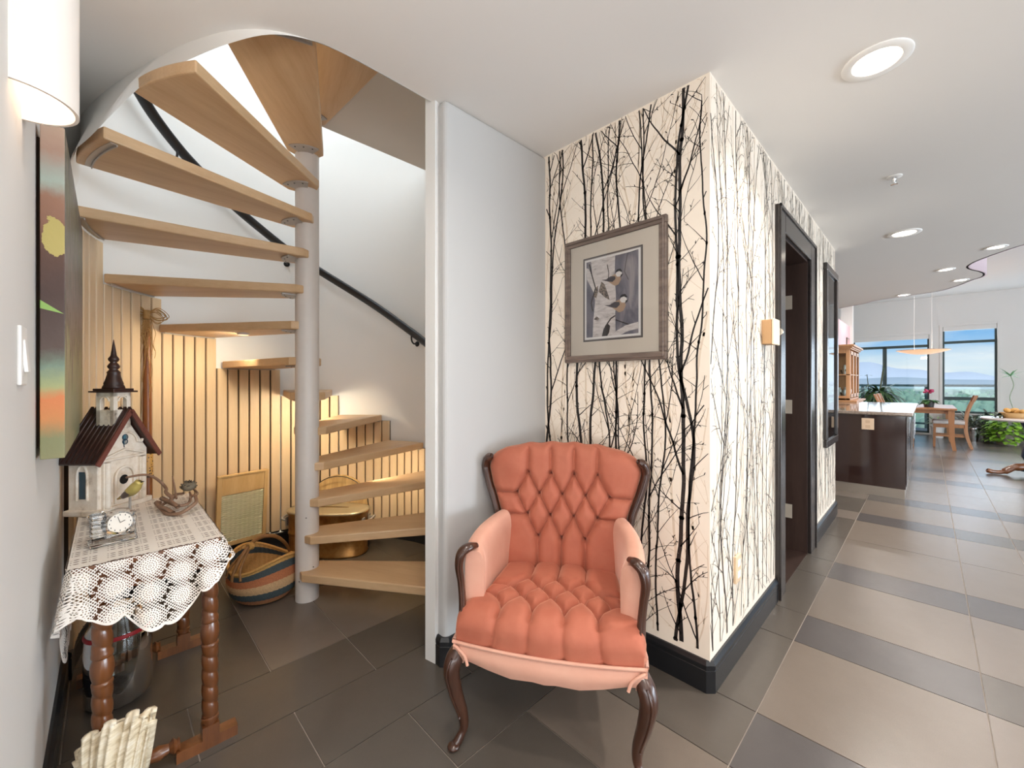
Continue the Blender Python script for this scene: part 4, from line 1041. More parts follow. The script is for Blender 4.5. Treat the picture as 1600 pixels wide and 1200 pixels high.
mb = MB().tube([(.004+.0115*math.cos(a), -.002, .290+.0115*math.sin(a)) for a in [2*PI*i/16 for i in range(17)]], .0016, 6).tube([(.004+.0105*math.cos(a), -.002, .272+.0105*math.sin(a)) for a in [2*PI*i/16 for i in range(17)]], .0016, 6).tube([(-.006, -.002, .298), (.0, -.002, .25)], .0014, 5)
mb.build('leading', plain('teal leading', '1f3f52', .4), bh)
# side wall lancet window
m_ = []; ar = [(-hwf-.003, dep/2+.020*math.cos(a), .150+.045*math.sin(a)) for a in [PI*i/12 for i in range(13)]]
MB().tube([(-hwf-.003, dep/2+.020, .06)] + ar + [(-hwf-.003, dep/2-.020, .06)], .0042, 8).build('window_surround', plas, bh, smooth=True)
MB().box(-hwf-.0015, -hwf, dep/2-.014, dep/2+.014, .065, .17).build('window_pane', plain('dark blue pane', '2d4450', .2), bh)

# little bird on the lace in front of the church
bd = thing('bird_figurine', 'small yellow and bronze bird figurine in front of the church birdhouse', 'figurine', (-2.222, .062, TZ+.003), R(45.4))
t = NT('bird glaze'); v = t.coord(); x_ = t.sep(v); t.setc(t.ramp(t.math('ADD', t.math('MULTIPLY', x_[2], 9), t.math('MULTIPLY', t.noise(v, 60, 4), .35)), [(.35, '6e5f52'), (.62, '9a8455'), (.95, 'c9b66a')])); t.p(Roughness=.25, Metallic=.3)
mb = MB(); P = catmull([(-.050, 0, .022), (-.030, 0, .032), (-.010, 0, .044), (.010, 0, .058), (.024, 0, .074), (.034, 0, .088), (.040, 0, .095)], 5)
mb.tube(P, [float(np.interp(i/(len(P)-1), [0, .2, .45, .62, .78, .9, 1], [.003, .009, .020, .020, .015, .014, .006])) for i in range(len(P))], 14, up=(0, 1, 0))
mb.v = [(x, y, z+.030) for x, y, z in mb.v]
b = mb.build('body', t.m, bd, smooth=True)
MB().lathe([(.004, 0), (.0005, .013)], (.045, 0, .121), 8, m=Matrix.Rotation(R(80), 3, 'Y')).build('beak', M['screw'], bd, smooth=True)
MB().lathe([(.020, 0), (.020, .004), (.005, .010), (.004, .060)], (0, 0, 0), 12).build('perch', M['flange'], bd, smooth=True)
BL = 1
MB().ball((-.004, -.015, .075), (.024, .005, .012), 10, 8, m=Matrix.Rotation(R(-40), 3, 'Y')).build('wing', plain('bronze wing', '6a5c55', .3, metal=.4), bd, smooth=True)

# driftwood twigs, nest ball, crystal clock
tw_ = plain('twisted vine', '8a6a54', .6, var=.25, vscale=40, bump=.4, bscale=80)
dv = thing('twisted_vine_branch', 'curly brown vine branch lying on the lace behind the crystal clock', 'branch', (-2.15, .17, TZ+.003))
rnd = random.Random(9)
B0 = lambda P, r0, r1: MB().tube(catmull(P, 7), [r0 + (r1-r0)*i/((len(P)-1)*7) for i in range((len(P)-1)*7+1)], 8)
brs = [([(-2.22, .150, .722), (-2.19, .14, .730), (-2.14, .155, .712), (-2.07, .165, .708), (-2.02, .20, .716), (-2.03, .245, .742), (-2.10, .255, .752)], .009, .006),
       ([(-2.24, .160, .735), (-2.17, .17, .738), (-2.12, .20, .722), (-2.13, .235, .722), (-2.20, .25, .735), (-2.27, .255, .738)], .009, .004),
       ([(-2.16, .19, .745), (-2.20, .17, .765), (-2.26, .175, .770), (-2.28, .16, .795), (-2.25, .13, .83), (-2.21, .10, .848), (-2.17, .05, .852)], .007, .004),
       ([(-2.10, .20, .72), (-2.14, .18, .742), (-2.20, .20, .75), (-2.24, .23, .742)], .008, .005), ([(-2.05, .18, .712), (-2.10, .16, .725), (-2.16, .15, .722), (-2.20, .19, .735)], .008, .005),
       ([(-2.17, .20, .74), (-2.22, .20, .775), (-2.255, .195, .82)], .004, .002), ([(-2.11, .24, .752), (-2.17, .27, .748), (-2.26, .265, .752)], .006, .003)]
for P, r0, r1 in brs: B0(P, r0, r1).build('stem', tw_, dv, smooth=True, world=True)
ns = thing('dried_seed_pod', 'round grey dried seed head resting on the curly vine branch', 'seed pod', (-2.215, .245, .775))
mb = MB().ball((0, 0, 0), (.026, .026, .020), 18, 10); rnd = random.Random(3)
for i in range(40):
    a, b_ = rnd.uniform(0, 2*PI), rnd.uniform(-.6, 1.3); d = Vector((math.cos(a)*math.cos(b_), math.sin(a)*math.cos(b_), math.sin(b_)*.8)); mb.tube([d*.022, d*.031 + Vector((0, 0, .002))], [.004, .002], 5)
mb.build('husk', plain('grey husk', '6f6452', .8, var=.3, vscale=60), ns, smooth=True)
MB().lathe([(.009, .018), (.010, .022), (.002, .0215)], (0, 0, 0), 10).build('eye', M['slatback'], ns)
ck = thing('crystal_clock', 'cut crystal desk clock with round pale dial on the near left of the lace', 'clock', (-1.845, .012, TZ+.003), R(100))
cg = glassm('cut crystal', 'ffffff', .03, thin=False)
mb = MB().box(-.056, .056, -.02, .02, 0, .020).box(-.052, -.018, -.017, .017, .020, .100).box(.040, .054, -.016, .016, .020, .078)
for i in range(5): mb.box(-.053, -.017, -.019, .019, .028+i*.014, .034+i*.014)
mb.build('crystal_block', cg, ck, bevel=.003)
m90 = Matrix.Rotation(R(90), 3, 'X')
mb = MB().lathe([(.034, -.017), (.041, -.010), (.043, 0), (.041, .010), (.034, .017)], (.012, 0, .065), 28, m=m90); mb.build('crystal_ring', cg, ck, smooth=False)
MB().lathe([(.030, 0), (.030, .004)], (.012, -.0185, .065), 28, m=m90).build('dial', plain('clock dial', 'ece4d8', .3), ck, smooth=True, ang=40)
mb = MB()
for i in range(12): a = 2*PI*i/12; mb.box(.012+.025*math.cos(a)-.001, .012+.025*math.cos(a)+.001, -.0232, -.0228, .065+.025*math.sin(a)-.0022, .065+.025*math.sin(a)+.0022)
mb.tube([(.012, -.0235, .065), (.024, -.0235, .070)], .0009, 5).tube([(.012, -.0235, .065), (.006, -.0235, .085)], .0007, 5)
mb.build('hands_and_marks', M['casing'], ck)
gb = thing('glass_dish', 'low clear cut-glass dish on the lace beside the church birdhouse', 'dish', (-2.14, -.005, TZ+.003))
MB().lathe([(.002, .004), (.045, .004), (.052, .012), (.060, .026), (.064, .027), (.056, .008), (.046, 0), (.002, 0)], (0, 0, 0), 24, sy=.8).build('bowl', cg, gb)

# big glass jar, shell
jr = thing('glass_jar', 'tall clear glass jar with red ribbon standing under the side table', 'jar', (-2.20, .03, 0))
MB().lathe([(.002, .008), (.080, .008), (.092, .03), (.094, .20), (.088, .28), (.065, .32), (.062, .35), (.066, .35), (.070, .32), (.093, .28), (.099, .20), (.097, .02), (.080, 0), (.002, 0)], (0, 0, 0), 36).build('glass_body', glassm('clear jar glass', 'f4f8f6', .01, thin=False), jr, smooth=True)
MB().lathe([(.0985, .262), (.0995, .266), (.0975, .272), (.095, .276)], (0, 0, 0), 30, cap=False).build('red_ribbon', plain('red ribbon', 'a3121c', .5), jr, smooth=True)
MB().lathe([(.002, .009), (.078, .010), (.086, .03), (.05, .040), (.002, .045)], (0, 0, 0), 24).build('pebbles', plain('pale pebbles', '8d857a', .7, var=.5, vscale=50, bump=1, bscale=60, bd=.01), jr, smooth=True)
sh = thing('fluted_shell', 'large pale fluted clam shell standing at the near end of the side table', 'shell', (-1.475, .015, 0), R(60))
mb = MB()
def shell(u, v):
    a = -1.25 + 2.5*u; r_ = .02 + .34*v; fl_ = math.cos(a*1.0)
    rip = (.007*math.sin(u*2*PI*9) + .006*math.sin(u*2*PI*3.3+1))*v; w_ = .085*math.sin(a)*(.35 + .65*v)
    return (w_, -.05*math.cos(a*1.1)*math.sin(PI*min(1, v*.9)) + rip, .355*v*(1 - .13*(a-.5)**2*.6) + .010*math.cos(u*2*PI*4.3)*v)
mb.grid(shell, 90, 24)
t = NT('shell'); v = t.coord(); t.setc(t.ramp(t.noise(t.coord(scale=(1, 1, 6)), 14, 6, .7), [(.3, 'a08c6a'), (.5, 'dccfb4'), (.7, 'f1ebdd')])); t.p(Roughness=.45)
o = mb.build('valve', t.m, sh, smooth=True); so_ = o.modifiers.new('s', 'SOLIDIFY'); so_.thickness = .012
def shell2(u, v):
    x, y, z = shell(u, v); return (x, -y + .006 , z*.93)
mb = MB(); mb.grid(shell2, 90, 24, True); o = mb.build('valve', t.m, sh, smooth=True); so_ = o.modifiers.new('s', 'SOLIDIFY'); so_.thickness = .012

# ------------------------------------------------------------------ walking stick with raffia bow
px, py = -3.085, .155
sk = thing('raffia_rain_stick', 'tall brown cane with a raffia bow leaning on the maple slats', 'stick', (px+.05, py, 0))
cane = wood('cane', '6b3a1c', '9a5f30', .35, 6, 'Z')
def sp(z): return Vector((px + .045*(1-z/1.65) , py + .006*(1-z/1.65), z))
MB().tube([sp(.0), sp(.4), sp(.60), sp(1.1), sp(1.40), sp(1.60)], [.021, .021, .020, .019, .017, .013], 14).build('cane', cane, sk, smooth=True, world=True)
t = NT('carved band'); v = t.coord(scale=(1, 1, 1)); n_ = t.n.new('ShaderNodeTexVoronoi'); t.l.new(v, n_.inputs[0]); n_.inputs['Scale'].default_value = 90
t.setc(t.mix(t.math('LESS_THAN', n_.outputs[0], .33), s2l('c79b55'), s2l('3a2413'))); t.p(Roughness=.4)
MB().tube([sp(.70), sp(.86)], .0235, 16).build('dotted_band', t.m, sk, smooth=True, ang=50, world=True)
MB().tube([sp(.86), sp(.868)], .025, 16).tube([sp(.69), sp(.698)], .025, 16).build('dark_ring', M['slatback'], sk, smooth=True, ang=50, world=True)
rf = plain('raffia', 'b08a55', .7, var=.3, vscale=90)
rnd = random.Random(21); mb = MB(); c0 = sp(1.60)
tn = Vector((.16, -.28, 0)).normalized()*-1     # direction along the wall
vd = Vector((1, -.05, 0)).normalized()
side = Vector((.45, .89, 0)).normalized()
for k in range(16):
    s_ = 1 if k % 2 else -1; L = rnd.uniform(.05, .085)*(1.35 if s_ > 0 else .8); H = rnd.uniform(.012, .032); zo = rnd.uniform(-.01, .02); dr_ = -.022 if s_ > 0 else .008
    P = catmull([c0 + vd*.018, c0 + side*s_*L*.5 + Vector((0, 0, H+zo)) + vd*.03, c0 + side*s_*L + Vector((0, 0, zo+dr_)) + vd*.028, c0 + side*s_*L*.55 + Vector((0, 0, -H+zo+dr_)) + vd*.03, c0 + vd*.02], 6)
    mb.tube(P, .0018, 5)
for k in range(34):
    a = rnd.uniform(-.03, .03); L = rnd.uniform(.15, .62) if k % 2 else rnd.uniform(.06, .22)
    P = [c0 + side*a*.4 + vd*.022]; 
    for q in range(1, 8): P.append(P[-1] + Vector((0, 0, -L/7)) + side*rnd.uniform(-.010, .010) + side*a*.12 + vd*rnd.uniform(-.001, .002))
    mb.tube(catmull(P, 3), .0012, 4)
mb.tube([c0 + vd*.02 + Vector((0, 0, .02)), c0 + vd*.024 + Vector((0, 0, -.03))], .016, 10)
mb.build('raffia_bow', rf, sk, smooth=True, world=True)

# ------------------------------------------------------------------ washboard leaning on the slats
az = 190.5
wbx, wby = cyl(.845, az)
wb_ = thing('washboard', 'old wooden washboard with ribbed zinc panel leaning against the slats', 'washboard', (wbx, wby, .124), R(az+90+180))
tilt = Matrix.Rotation(R(5), 4, 'X')
def tl(mb): mb.v = [tuple(tilt @ Vector(q)) for q in mb.v]; return mb
hw_, H_ = .155, .485
for s_ in (-1, 1): tl(MB().box(*sorted((s_*hw_, s_*(hw_-.026))), -.010, .010, 0, H_)).build('side_post', M['pine'], wb_, bevel=.003)
tl(MB().box(-hw_+.026, hw_-.026, -.008, .008, .0, .028)).build('bottom_rail', M['pine'], wb_, bevel=.002)
tl(MB().box(-hw_+.026, hw_-.026, -.007, .004, H_-.135, H_-.012)).build('top_board', M['pine'], wb_, bevel=.002)
tl(MB().box(-hw_+.0, hw_-.0, -.012, .012, H_-.014, H_)).build('top_rail', M['pine'], wb_, bevel=.003)
t = NT('zinc'); t.setc(s2l('d8d6bb')); t.p(Roughness=.32, Metallic=.75); mb = MB()
def rib(u, v): 
    z = .028 + (H_-.135-.028)*v; return (-hw_+.026 + 2*(hw_-.026)*u, -.002 - .0045*math.sin(v*2*PI*24 + .9*math.sin(u*2*PI*9)), z)
mb.grid(rib, 72, 220); tl(mb).build('ribbed_panel', t.m, wb_, smooth=True)

# ------------------------------------------------------------------ copper wash boiler and its lid
bo = thing('copper_wash_boiler', 'oval copper wash boiler standing behind the stair column', 'boiler', (-3.035, 1.135, 0), R(45.4-3))
t = NT('aged copper'); v = t.coord(); nn = t.noise(v, 9, 6, .7); t.setc(t.ramp(nn, [(.3, '8a5a2e'), (.5, 'c08a4c'), (.72, 'd9ab6c')])); t.p(Roughness=.38, Metallic=.75); t.bump(nn, .25, .004); cop = t.m
def oval(prof, mb=None, a=.275, b_=.135, seg=48):
    # rounded oval: offset radius r added to a straight core
    mb = mb or MB(); vs = []; n = len(prof)
    for d, z in prof:
        for j in range(seg):
            q = 2*PI*j/seg; c, s_ = math.cos(q), math.sin(q); ex = .75
            vs.append(((a+d)*math.copysign(abs(c)**ex, c), (b_+d)*math.copysign(abs(s_)**ex, s_), z))
    return mb.add(vs, [(i*seg+j, i*seg+(j+1) % seg, (i+1)*seg+(j+1) % seg, (i+1)*seg+j) for i in range(n-1) for j in range(seg)] + [tuple(range(seg))[::-1]])
oval([(0, 0), (.004, .01), (-.002, .02), (0, .14), (.006, .15), (0, .16), (.002, .285), (.010, .292), (.010, .300), (0, .300), (-.004, .29), (-.006, .02), (-.02, .012)]).build('tub', cop, bo, smooth=True)
ovl = MB(); ovl = oval([(.012, .300), (.014, .308), (-.02, .312), (-.08, .318), (-.125, .319)]); ovl.f = [f for f in ovl.f if len(f) == 4]
zl = plain('old zinc lid', 'b5a98c', .4, metal=.5, var=.15, vscale=8)
ovl.build('lid', zl, bo, smooth=True)
mb = MB()
for s_ in (-1, 1):
    o = MB().tube(catmull([(s_*.278, -.05, .23), (s_*.315, -.05, .245), (s_*.325, 0, .25), (s_*.315, .05, .245), (s_*.278, .05, .23)], 6), .008, 8).box(*sorted((s_*.272, s_*.282)), -.07, -.03, .20, .26).box(*sorted((s_*.272, s_*.282)), .03, .07, .20, .26).build('handle', M['flange'], bo, smooth=True, ang=50)
ld = thing('round_wooden_lid', 'round pale wooden lid standing behind the copper boiler against slats', 'lid', (-3.155, 1.255, .27), R(45.4+5))
mb = MB().lathe([(.215, -.007), (.22, 0), (.215, .007)], (0, 0, .0), 44, m=Matrix.Rotation(R(84), 3, 'X'), cap=True)
t = NT('lid wood'); v = t.coord(scale=(1, 1, .1)); t.setc(t.ramp(t.noise(v, 30, 4, .6), [(.3, 'a98652'), (.7, 'd4b27a')])); t.p(Roughness=.5)
mb.v = [(x, y, z+.02) for x, y, z in mb.v]
mb.build('disc', t.m, ld, smooth=True, ang=40)
MB().tube([(.218*math.cos(a), -.004+.023*math.sin(a)*-1, .02+.218*math.sin(a)*.995) for a in [2*PI*i/40 for i in range(40)]], .0035, 6, closed=True).build('rim_wire', M['screw'], ld, smooth=True)

# ------------------------------------------------------------------ woven basket
bk_ = thing('woven_basket', 'striped woven straw basket with leather-wrapped handle beside the steel column', 'basket', (-2.650, .630, 0), R(20))
SEG, NZ = 180, 60
def bprof(q): return (np.interp(q, [0, .08, .25, .5, .8, 1], [.095, .135, .168, .183, .180, .172]), .225*q)
bandc = [(0, .10, 'b98a58'), (.10, .22, 'b27a55'), (.22, .40, '3f4c50'), (.40, .60, 'c9a67c'), (.60, .78, 'b5714a'), (.78, .92, '3f4c50'), (.92, 1.0, 'c49a58')]
bcol = {}
def bmat(c):
    if c not in bcol: bcol[c] = plain('straw ' + c, c, .7, var=.30, vscale=130, bump=.8, bscale=220, bd=.004)
    return bcol[c]
def rimz(a): return 1 + .20*math.cos(2*a)*.0
for a0, a1, c in bandc:
    mb = MB(); n = max(4, int(NZ*(a1-a0)))
    def f(u, v, a0=a0, a1=a1):
        q = a0 + (a1-a0)*v; r_, z = bprof(q); a = 2*PI*u; w_ = .0022*math.cos(a*SEG/4)*math.cos(q*NZ*PI/1.5)
        z = z * (1 + .16*q*math.cos(2*a)); return ((r_+w_)*math.cos(a)*1.06, (r_+w_)*math.sin(a)*.94, z + .004)
    mb.grid(f, SEG, n, False); mb.build('woven_band', bmat(c), bk_, smooth=True)
    mb = MB()
    def g(u, v, a0=a0, a1=a1):
        q = a0 + (a1-a0)*v; r_, z = bprof(q); a = 2*PI*u; z = z*(1 + .16*q*math.cos(2*a)); w_ = .0018*math.cos(a*SEG/4)
        return ((r_-.006+w_)*math.cos(a)*1.06, (r_-.006+w_)*math.sin(a)*.94, z + .004)
    if a0 >= .22: mb.grid(g, SEG, 4, True); mb.build('inner_weave', bmat('d2a868') if c != '3f4c50' or a0 < .5 else bmat(c), bk_, smooth=True)
MB().lathe([(.095, .004), (.003, .004)], (0, 0, 0), 40, sx=1.06, sy=.94, cap=False).lathe([(.12, .03), (.003, .03)], (0, 0, 0), 40, cap=False).build('base', bmat('b98a58'), bk_, smooth=True)
MB().tube([(.172*1.06*math.cos(a), .172*.94*math.sin(a), .229*(1+.16*math.cos(2*a))) for a in [2*PI*i/60 for i in range(60)]], .008, 8, closed=True).build('rim', bmat('c79a58'), bk_, smooth=True)
lea = plain('wrapped leather', '8a6238', .5, var=.3, vscale=60, bump=.6, bscale=160)
P = catmull([(0, -.172, .16), (0, -.165, .20), (-.0, -.11, .29), (-.02, -.02, .335), (.0, .06, .325), (.0, .13, .26), (0, .165, .19)], 8)
MB().tube(P, [.007 + .0035*math.sin(PI*i/(len(P)-1))*1.2 for i in range(len(P))], 10).build('handle', lea, bk_, smooth=True)
P2 = catmull([(.06, -.165, .17), (.04, -.15, .23), (.0, -.075, .315)], 8); MB().tube(P2, .007, 8).build('handle_strap', lea, bk_, smooth=True)
P2 = catmull([(-.06, -.165, .17), (-.04, -.15, .23), (.0, -.075, .315)], 8); MB().tube(P2, .007, 8).build('handle_strap', lea, bk_, smooth=True)
mb = MB()
for i in range(4): mb.tube([(.016*math.cos(a), -.075+.006*i-.01, .313+.016*math.sin(a)) for a in [2*PI*k/12 for k in range(12)]], .0045, 6, closed=True)
mb.build('binding', bmat('c49a58'), bk_, smooth=True)

# added lamps below treads, standing in for the warm light on the slats
for k, lb, en in [(6, 'added small round lamp under the stair tread right behind the steel column', 4.2), (4, 'added small round lamp under the fourth stair tread on the right of the column', 2.6), (8, 'added small round lamp under the left-hand stair tread above the walking stick', 3.0)]:
    az_ = A0+DA*k+11; x, y = cyl(.45, az_); z = tz(k)-TH
    o = thing('added_puck_light', lb, 'lamp', (x, y, z))
    MB().lathe([(.03, -.012), (.032, -.004), (.032, 0)], (0, 0, 0), 20).build('housing', M['steel'], o, smooth=True, ang=40)
    MB().lathe([(.001, -.0125), (.026, -.0125)], (0, 0, 0), 20, cap=False).build('lens', glow('slat fill lens %d' % k, 'ffe2b8', 1.5), o)
    light('slat_fill_lamp', 'AREA', (0, 0, -.03), en*1.1, (1, .84, .60), size=.12, rot=(0, R(-52), R(az_)), spread=150, parent=o)

# ------------------------------------------------------------------ recessed ceiling lights and sprinkler
def downlight(x, y, label, en=14, r_=.095, z=ZC, vis=True, spread=140, col=NEUT, g='recessed ceiling lights'):
    o = thing('recessed_light', label, 'ceiling light', (x, y, z), 0, g)
    MB().lathe([(r_, 0), (r_, -.004), (r_-.006, -.008), (r_*.70, -.006), (r_*.66, .0)], (0, 0, 0), 40, cap=False).build('trim_ring', M['white'], o, smooth=True, ang=50)
    MB().lathe([(.0005, -.004), (r_*.67, -.004)], (0, 0, 0), 32, cap=False).build('lens', LENS, o)
    light('recessed_lamp', 'AREA', (0, 0, -.012), en, col, size=r_*1.3, spread=spread, parent=o)
LENS = glow('recessed lens', 'fff1df', 12)
downlight(-.136, 2.077, 'large round recessed light above the near end of the corridor', 17, .105, spread=130)
downlight(-.133, 4.638, 'round recessed light above the far end of the corridor', 24, .105)
for (x, y, lb) in [(.434, 5.71, 'recessed light nearest the waist of the curved ceiling edge'), (.14, 6.46, 'recessed light left of the narrow bend in the curved ceiling edge'), (.278, 7.25, 'recessed light beside the outward bulge of the curved ceiling edge'), (-.24, 7.93, 'farthest small recessed light close to the window wall ceiling')]:
    downlight(x, y, lb, 12, .075)
downlight(-.62, .55, 'recessed light over the entry in front of the armchair', 8, .095, spread=150)
downlight(.35, -.35, 'recessed light over the entry behind the viewer', 14, .095, spread=160)
downlight(1.6, .9, 'recessed light over the open hall to the right', 22, .095, spread=160)
downlight(1.7, 3.4, 'recessed light over the open room to the right', 22, .095, spread=160)
for x, y in [(3.4, 2), (3.4, 7.5), (1.5, 9.6), (-.6, 10.6)]:
    downlight(x, y, 'recessed light over the living room near x %g' % x if False else {3.4: 'recessed light over the living room' + (' behind the pedestal table' if y > 5 else ' before the pedestal table'), 1.5: 'recessed light in the high ceiling by the windows', -.6: 'recessed light in the high ceiling over the dining table'}[x], 26, .09, z=ZC if y < 5 else ZH, spread=160)
sp_ = thing('fire_sprinkler', 'small chrome fire sprinkler head on the corridor ceiling', 'sprinkler', (-.138, 3.324, ZC))
MB().lathe([(.036, 0), (.036, -.004), (.024, -.008), (.010, -.008)], (0, 0, 0), 24, cap=False).build('escutcheon', M['white'], sp_, smooth=True, ang=50)
MB().lathe([(.007, 0), (.007, -.02), (.003, -.024), (.003, -.045)], (0, 0, 0), 12).tube([(-.009, 0, -.016), (-.010, 0, -.03), (0, 0, -.045)], .0015, 6).tube([(.009, 0, -.016), (.010, 0, -.03), (0, 0, -.045)], .0015, 6).build('frame_arms', M['chrome'], sp_, smooth=True, ang=50)
MB().lathe([(.016, -.045), (.017, -.047), (.004, -.048)], (0, 0, 0), 18).build('deflector', M['chrome'], sp_, smooth=True, ang=50)

# ------------------------------------------------------------------ kitchen island
isl = thing('kitchen_island', 'glossy dark brown kitchen island with a steel kick plate', 'kitchen island', (-1.2, 5.89, 0))
lam = plain('dark brown gloss laminate', '33231f', .07, spec=.6, var=.04, vscale=3)
MB().box(-2.6, -.158, 5.89, 8.60, .10, .865).build('carcass', lam, isl, world=True, bevel=.002)
MB().box(-2.58, -.165, 5.897, 8.58, 0, .10).build('kick_plate', plain('brushed steel kick', '9f9488', .3, metal=.7), isl, world=True)
for i in range(4): MB().box(-.157, -.152, 5.95+i*.66, 6.57+i*.66, .12, .85).build('cabinet_door', plain('pale door front', 'c9c4be', .3) if False else lam, isl, world=True, bevel=.002); MB().tube([(-.13, 6.5+i*.66, .45), (-.13, 6.5+i*.66, .75)], .006, 8).build('door_pull', M['chrome'], isl, world=True)
t = NT('polished stone worktop'); v = t.coord(); t.setc(t.ramp(t.noise(v, 60, 5, .7), [(.3, '6a5a50'), (.7, 'a59688')])); t.p(Roughness=.08); stone = t.m
ct = thing('island_worktop', 'polished stone worktop on the dark kitchen island', 'worktop', (-1.2, 5.86, .865))
MB().box(-2.64, -.10, 5.86, 8.66, .865, .903).build('slab', stone, ct, world=True, bevel=.012, seg=3)
ol = thing('island_outlet', 'ivory outlet plate set in the glossy dark island panel', 'outlet', (-.455, 5.889, .765))
MB().box(-.052, .052, -.008, 0, -.062, .062).build('plate', plain('beige plate', 'd9bda0', .4), ol, bevel=.003)
for dz in (-.026, .026): MB().box(-.02, .02, -.0105, -.007, dz-.016, dz+.016).build('socket', plain('beige socket', 'c9ab8d', .4), ol, bevel=.002)
fv = thing('kitchen_tap', 'chrome kitchen tap at the left end of the island worktop', 'tap', (-1.02, 6.3, .903))
MB().tube(catmull([(0, 0, 0), (0, 0, .12), (.01, 0, .19), (.06, 0, .225), (.12, 0, .20), (.13, 0, .15)], 6), .012, 10).lathe([(.026, 0), (.024, .02), (.016, .03)], (0, 0, 0), 16).build('spout', M['chrome'], fv, smooth=True)
MB().tube([(0, -.03, .05), (.03, -.09, .08)], .007, 8).build('lever', M['chrome'], fv, smooth=True)

# ------------------------------------------------------------------ china cabinet and the buffet under it
cw = wood('honey oak', 'a9754a', 'c9966a', .4, 5, 'Z')
cc = thing('china_cabinet', 'honey oak china cabinet with leaded glass doors beyond the island', 'cabinet', (-1.19, 8.35, .93))
mb = MB()
for bx in [(-1.19, -1.15, 8.35, 8.39, .93, 1.74), (-.91, -.86, 8.35, 8.39, .93, 1.74), (-1.15, -.91, 8.35, 8.385, .93, 1.0), (-1.15, -.91, 8.35, 8.385, 1.68, 1.74)]: MB().box(*bx).build('side_frame', cw, cc, world=True, bevel=.004)
MB().box(-1.19, -.86, 9.52, 9.56, .93, 1.74).build('far_side', cw, cc, world=True)
MB().box(-1.19, -.86, 8.35, 9.56, .93, .96).box(-1.19, -.86, 8.35, 9.56, 1.33, 1.345).build('shelf', cw, cc, world=True)
MB().box(-1.198, -1.188, 8.36, 9.55, .94, 1.73).build('back_panel', cw, cc, world=True)
mb = MB(); pr_ = [(0, 0), (.015, .01), (.02, .03), (.05, .055), (.055, .07), (0, .07)]
MB().box(-1.2, -.845, 8.335, 9.575, 1.74, 1.76).box(-1.2, -.83, 8.32, 9.59, 1.76, 1.785).box(-1.2, -.805, 8.295, 9.615, 1.785, 1.815).build('cornice', cw, cc, world=True, bevel=.005)
for i in range(3):
    y0 = 8.40 + i*.385; y1 = y0+.37
    d = MB().box(-.875, -.855, y0, y0+.045, .97, 1.72).box(-.875, -.855, y1-.045, y1, .97, 1.72).box(-.875, -.855, y0, y1, .97, 1.03).box(-.875, -.855, y0, y1, 1.66, 1.72).build('glazed_door', cw, cc, world=True, bevel=.003)
    MB().box(-.868, -.864, y0+.04, y1-.04, 1.02, 1.67).build('pane', glassm('cabinet glass', 'e8efec', .02), d)
    mb = MB().tube([(-.862, (y0+y1)/2, 1.03), (-.862, (y0+y1)/2, 1.66)], .005, 6).tube([(-.862, y0+.05, 1.28), (-.862, y1-.05, 1.28)], .005, 6).tube([(-.862, y0+.05, 1.40), (-.862, y1-.05, 1.40)], .005, 6); mb.build('leading', M['black'], d)
    for q in (0, 1, 2):
        if i < 2: MB()
MB().box(-1.15, -.91, 8.362, 8.366, 1.0, 1.68).build('side_pane', glassm('side glass', 'dfe8e4', .02), cc, world=True)
rnd = random.Random(8)
cr = plain('white china', 'e4e0dc', .2); 
for i in range(14):
    x = rnd.uniform(-1.10, -.95); y = 8.45 + i*.078; z = .96 if i % 2 else 1.345
    o = MB().lathe([(.012, 0), (.02, .004), (.012, .02), (.03, .06+.03*(i % 3)), (.032, .09+.04*(i % 3)), (.028, .09+.04*(i % 3)), (.01, .03)], (0, 0, 0), 14).build('goblet', glassm('goblet glass', 'eef2f0', .02) if i % 3 == 0 else cr, None, smooth=True)
    o.location = (x, y, z+.001); kd = ('clear' if i % 3 == 0 else 'white') ; sh_ = 'lower' if i % 2 else 'upper'
    tag(o, '%s goblet on the %s shelf of the honey oak china cabinet' % (kd, sh_), 'glass', '%s goblets on the %s cabinet shelf' % (kd, sh_))
bf = thing('buffet', 'low oak buffet base carrying the china cabinet', 'sideboard', (-1.19, 8.3, 0))
MB().box(-1.195, -.80, 8.72, 9.58, .06, .90).build('carcass', cw, bf, world=True, bevel=.004)
MB().box(-1.198, -.77, 8.30, 9.60, .90, .929).build('top', cw, bf, world=True, bevel=.006)
for i in range(2): MB().box(-.80, -.788, 8.76+i*.41, 9.14+i*.41, .10, .86).build('door', cw, bf, world=True, bevel=.004)
# small framed picture on the pink wall
pp = thing('small_red_picture', 'small dark-framed picture on the pink wall above the cabinet', 'picture', (-1.2, 11.2, 2.0))
MB().box(0, .02, -.16, .16, -.35, .16).build('frame', M['frame'], pp, bevel=.004); MB().box(.0195, .022, -.13, .13, -.32, .13).build('picture', plain('rosy print', 'c98f8c', .5, var=.3, vscale=9), pp)

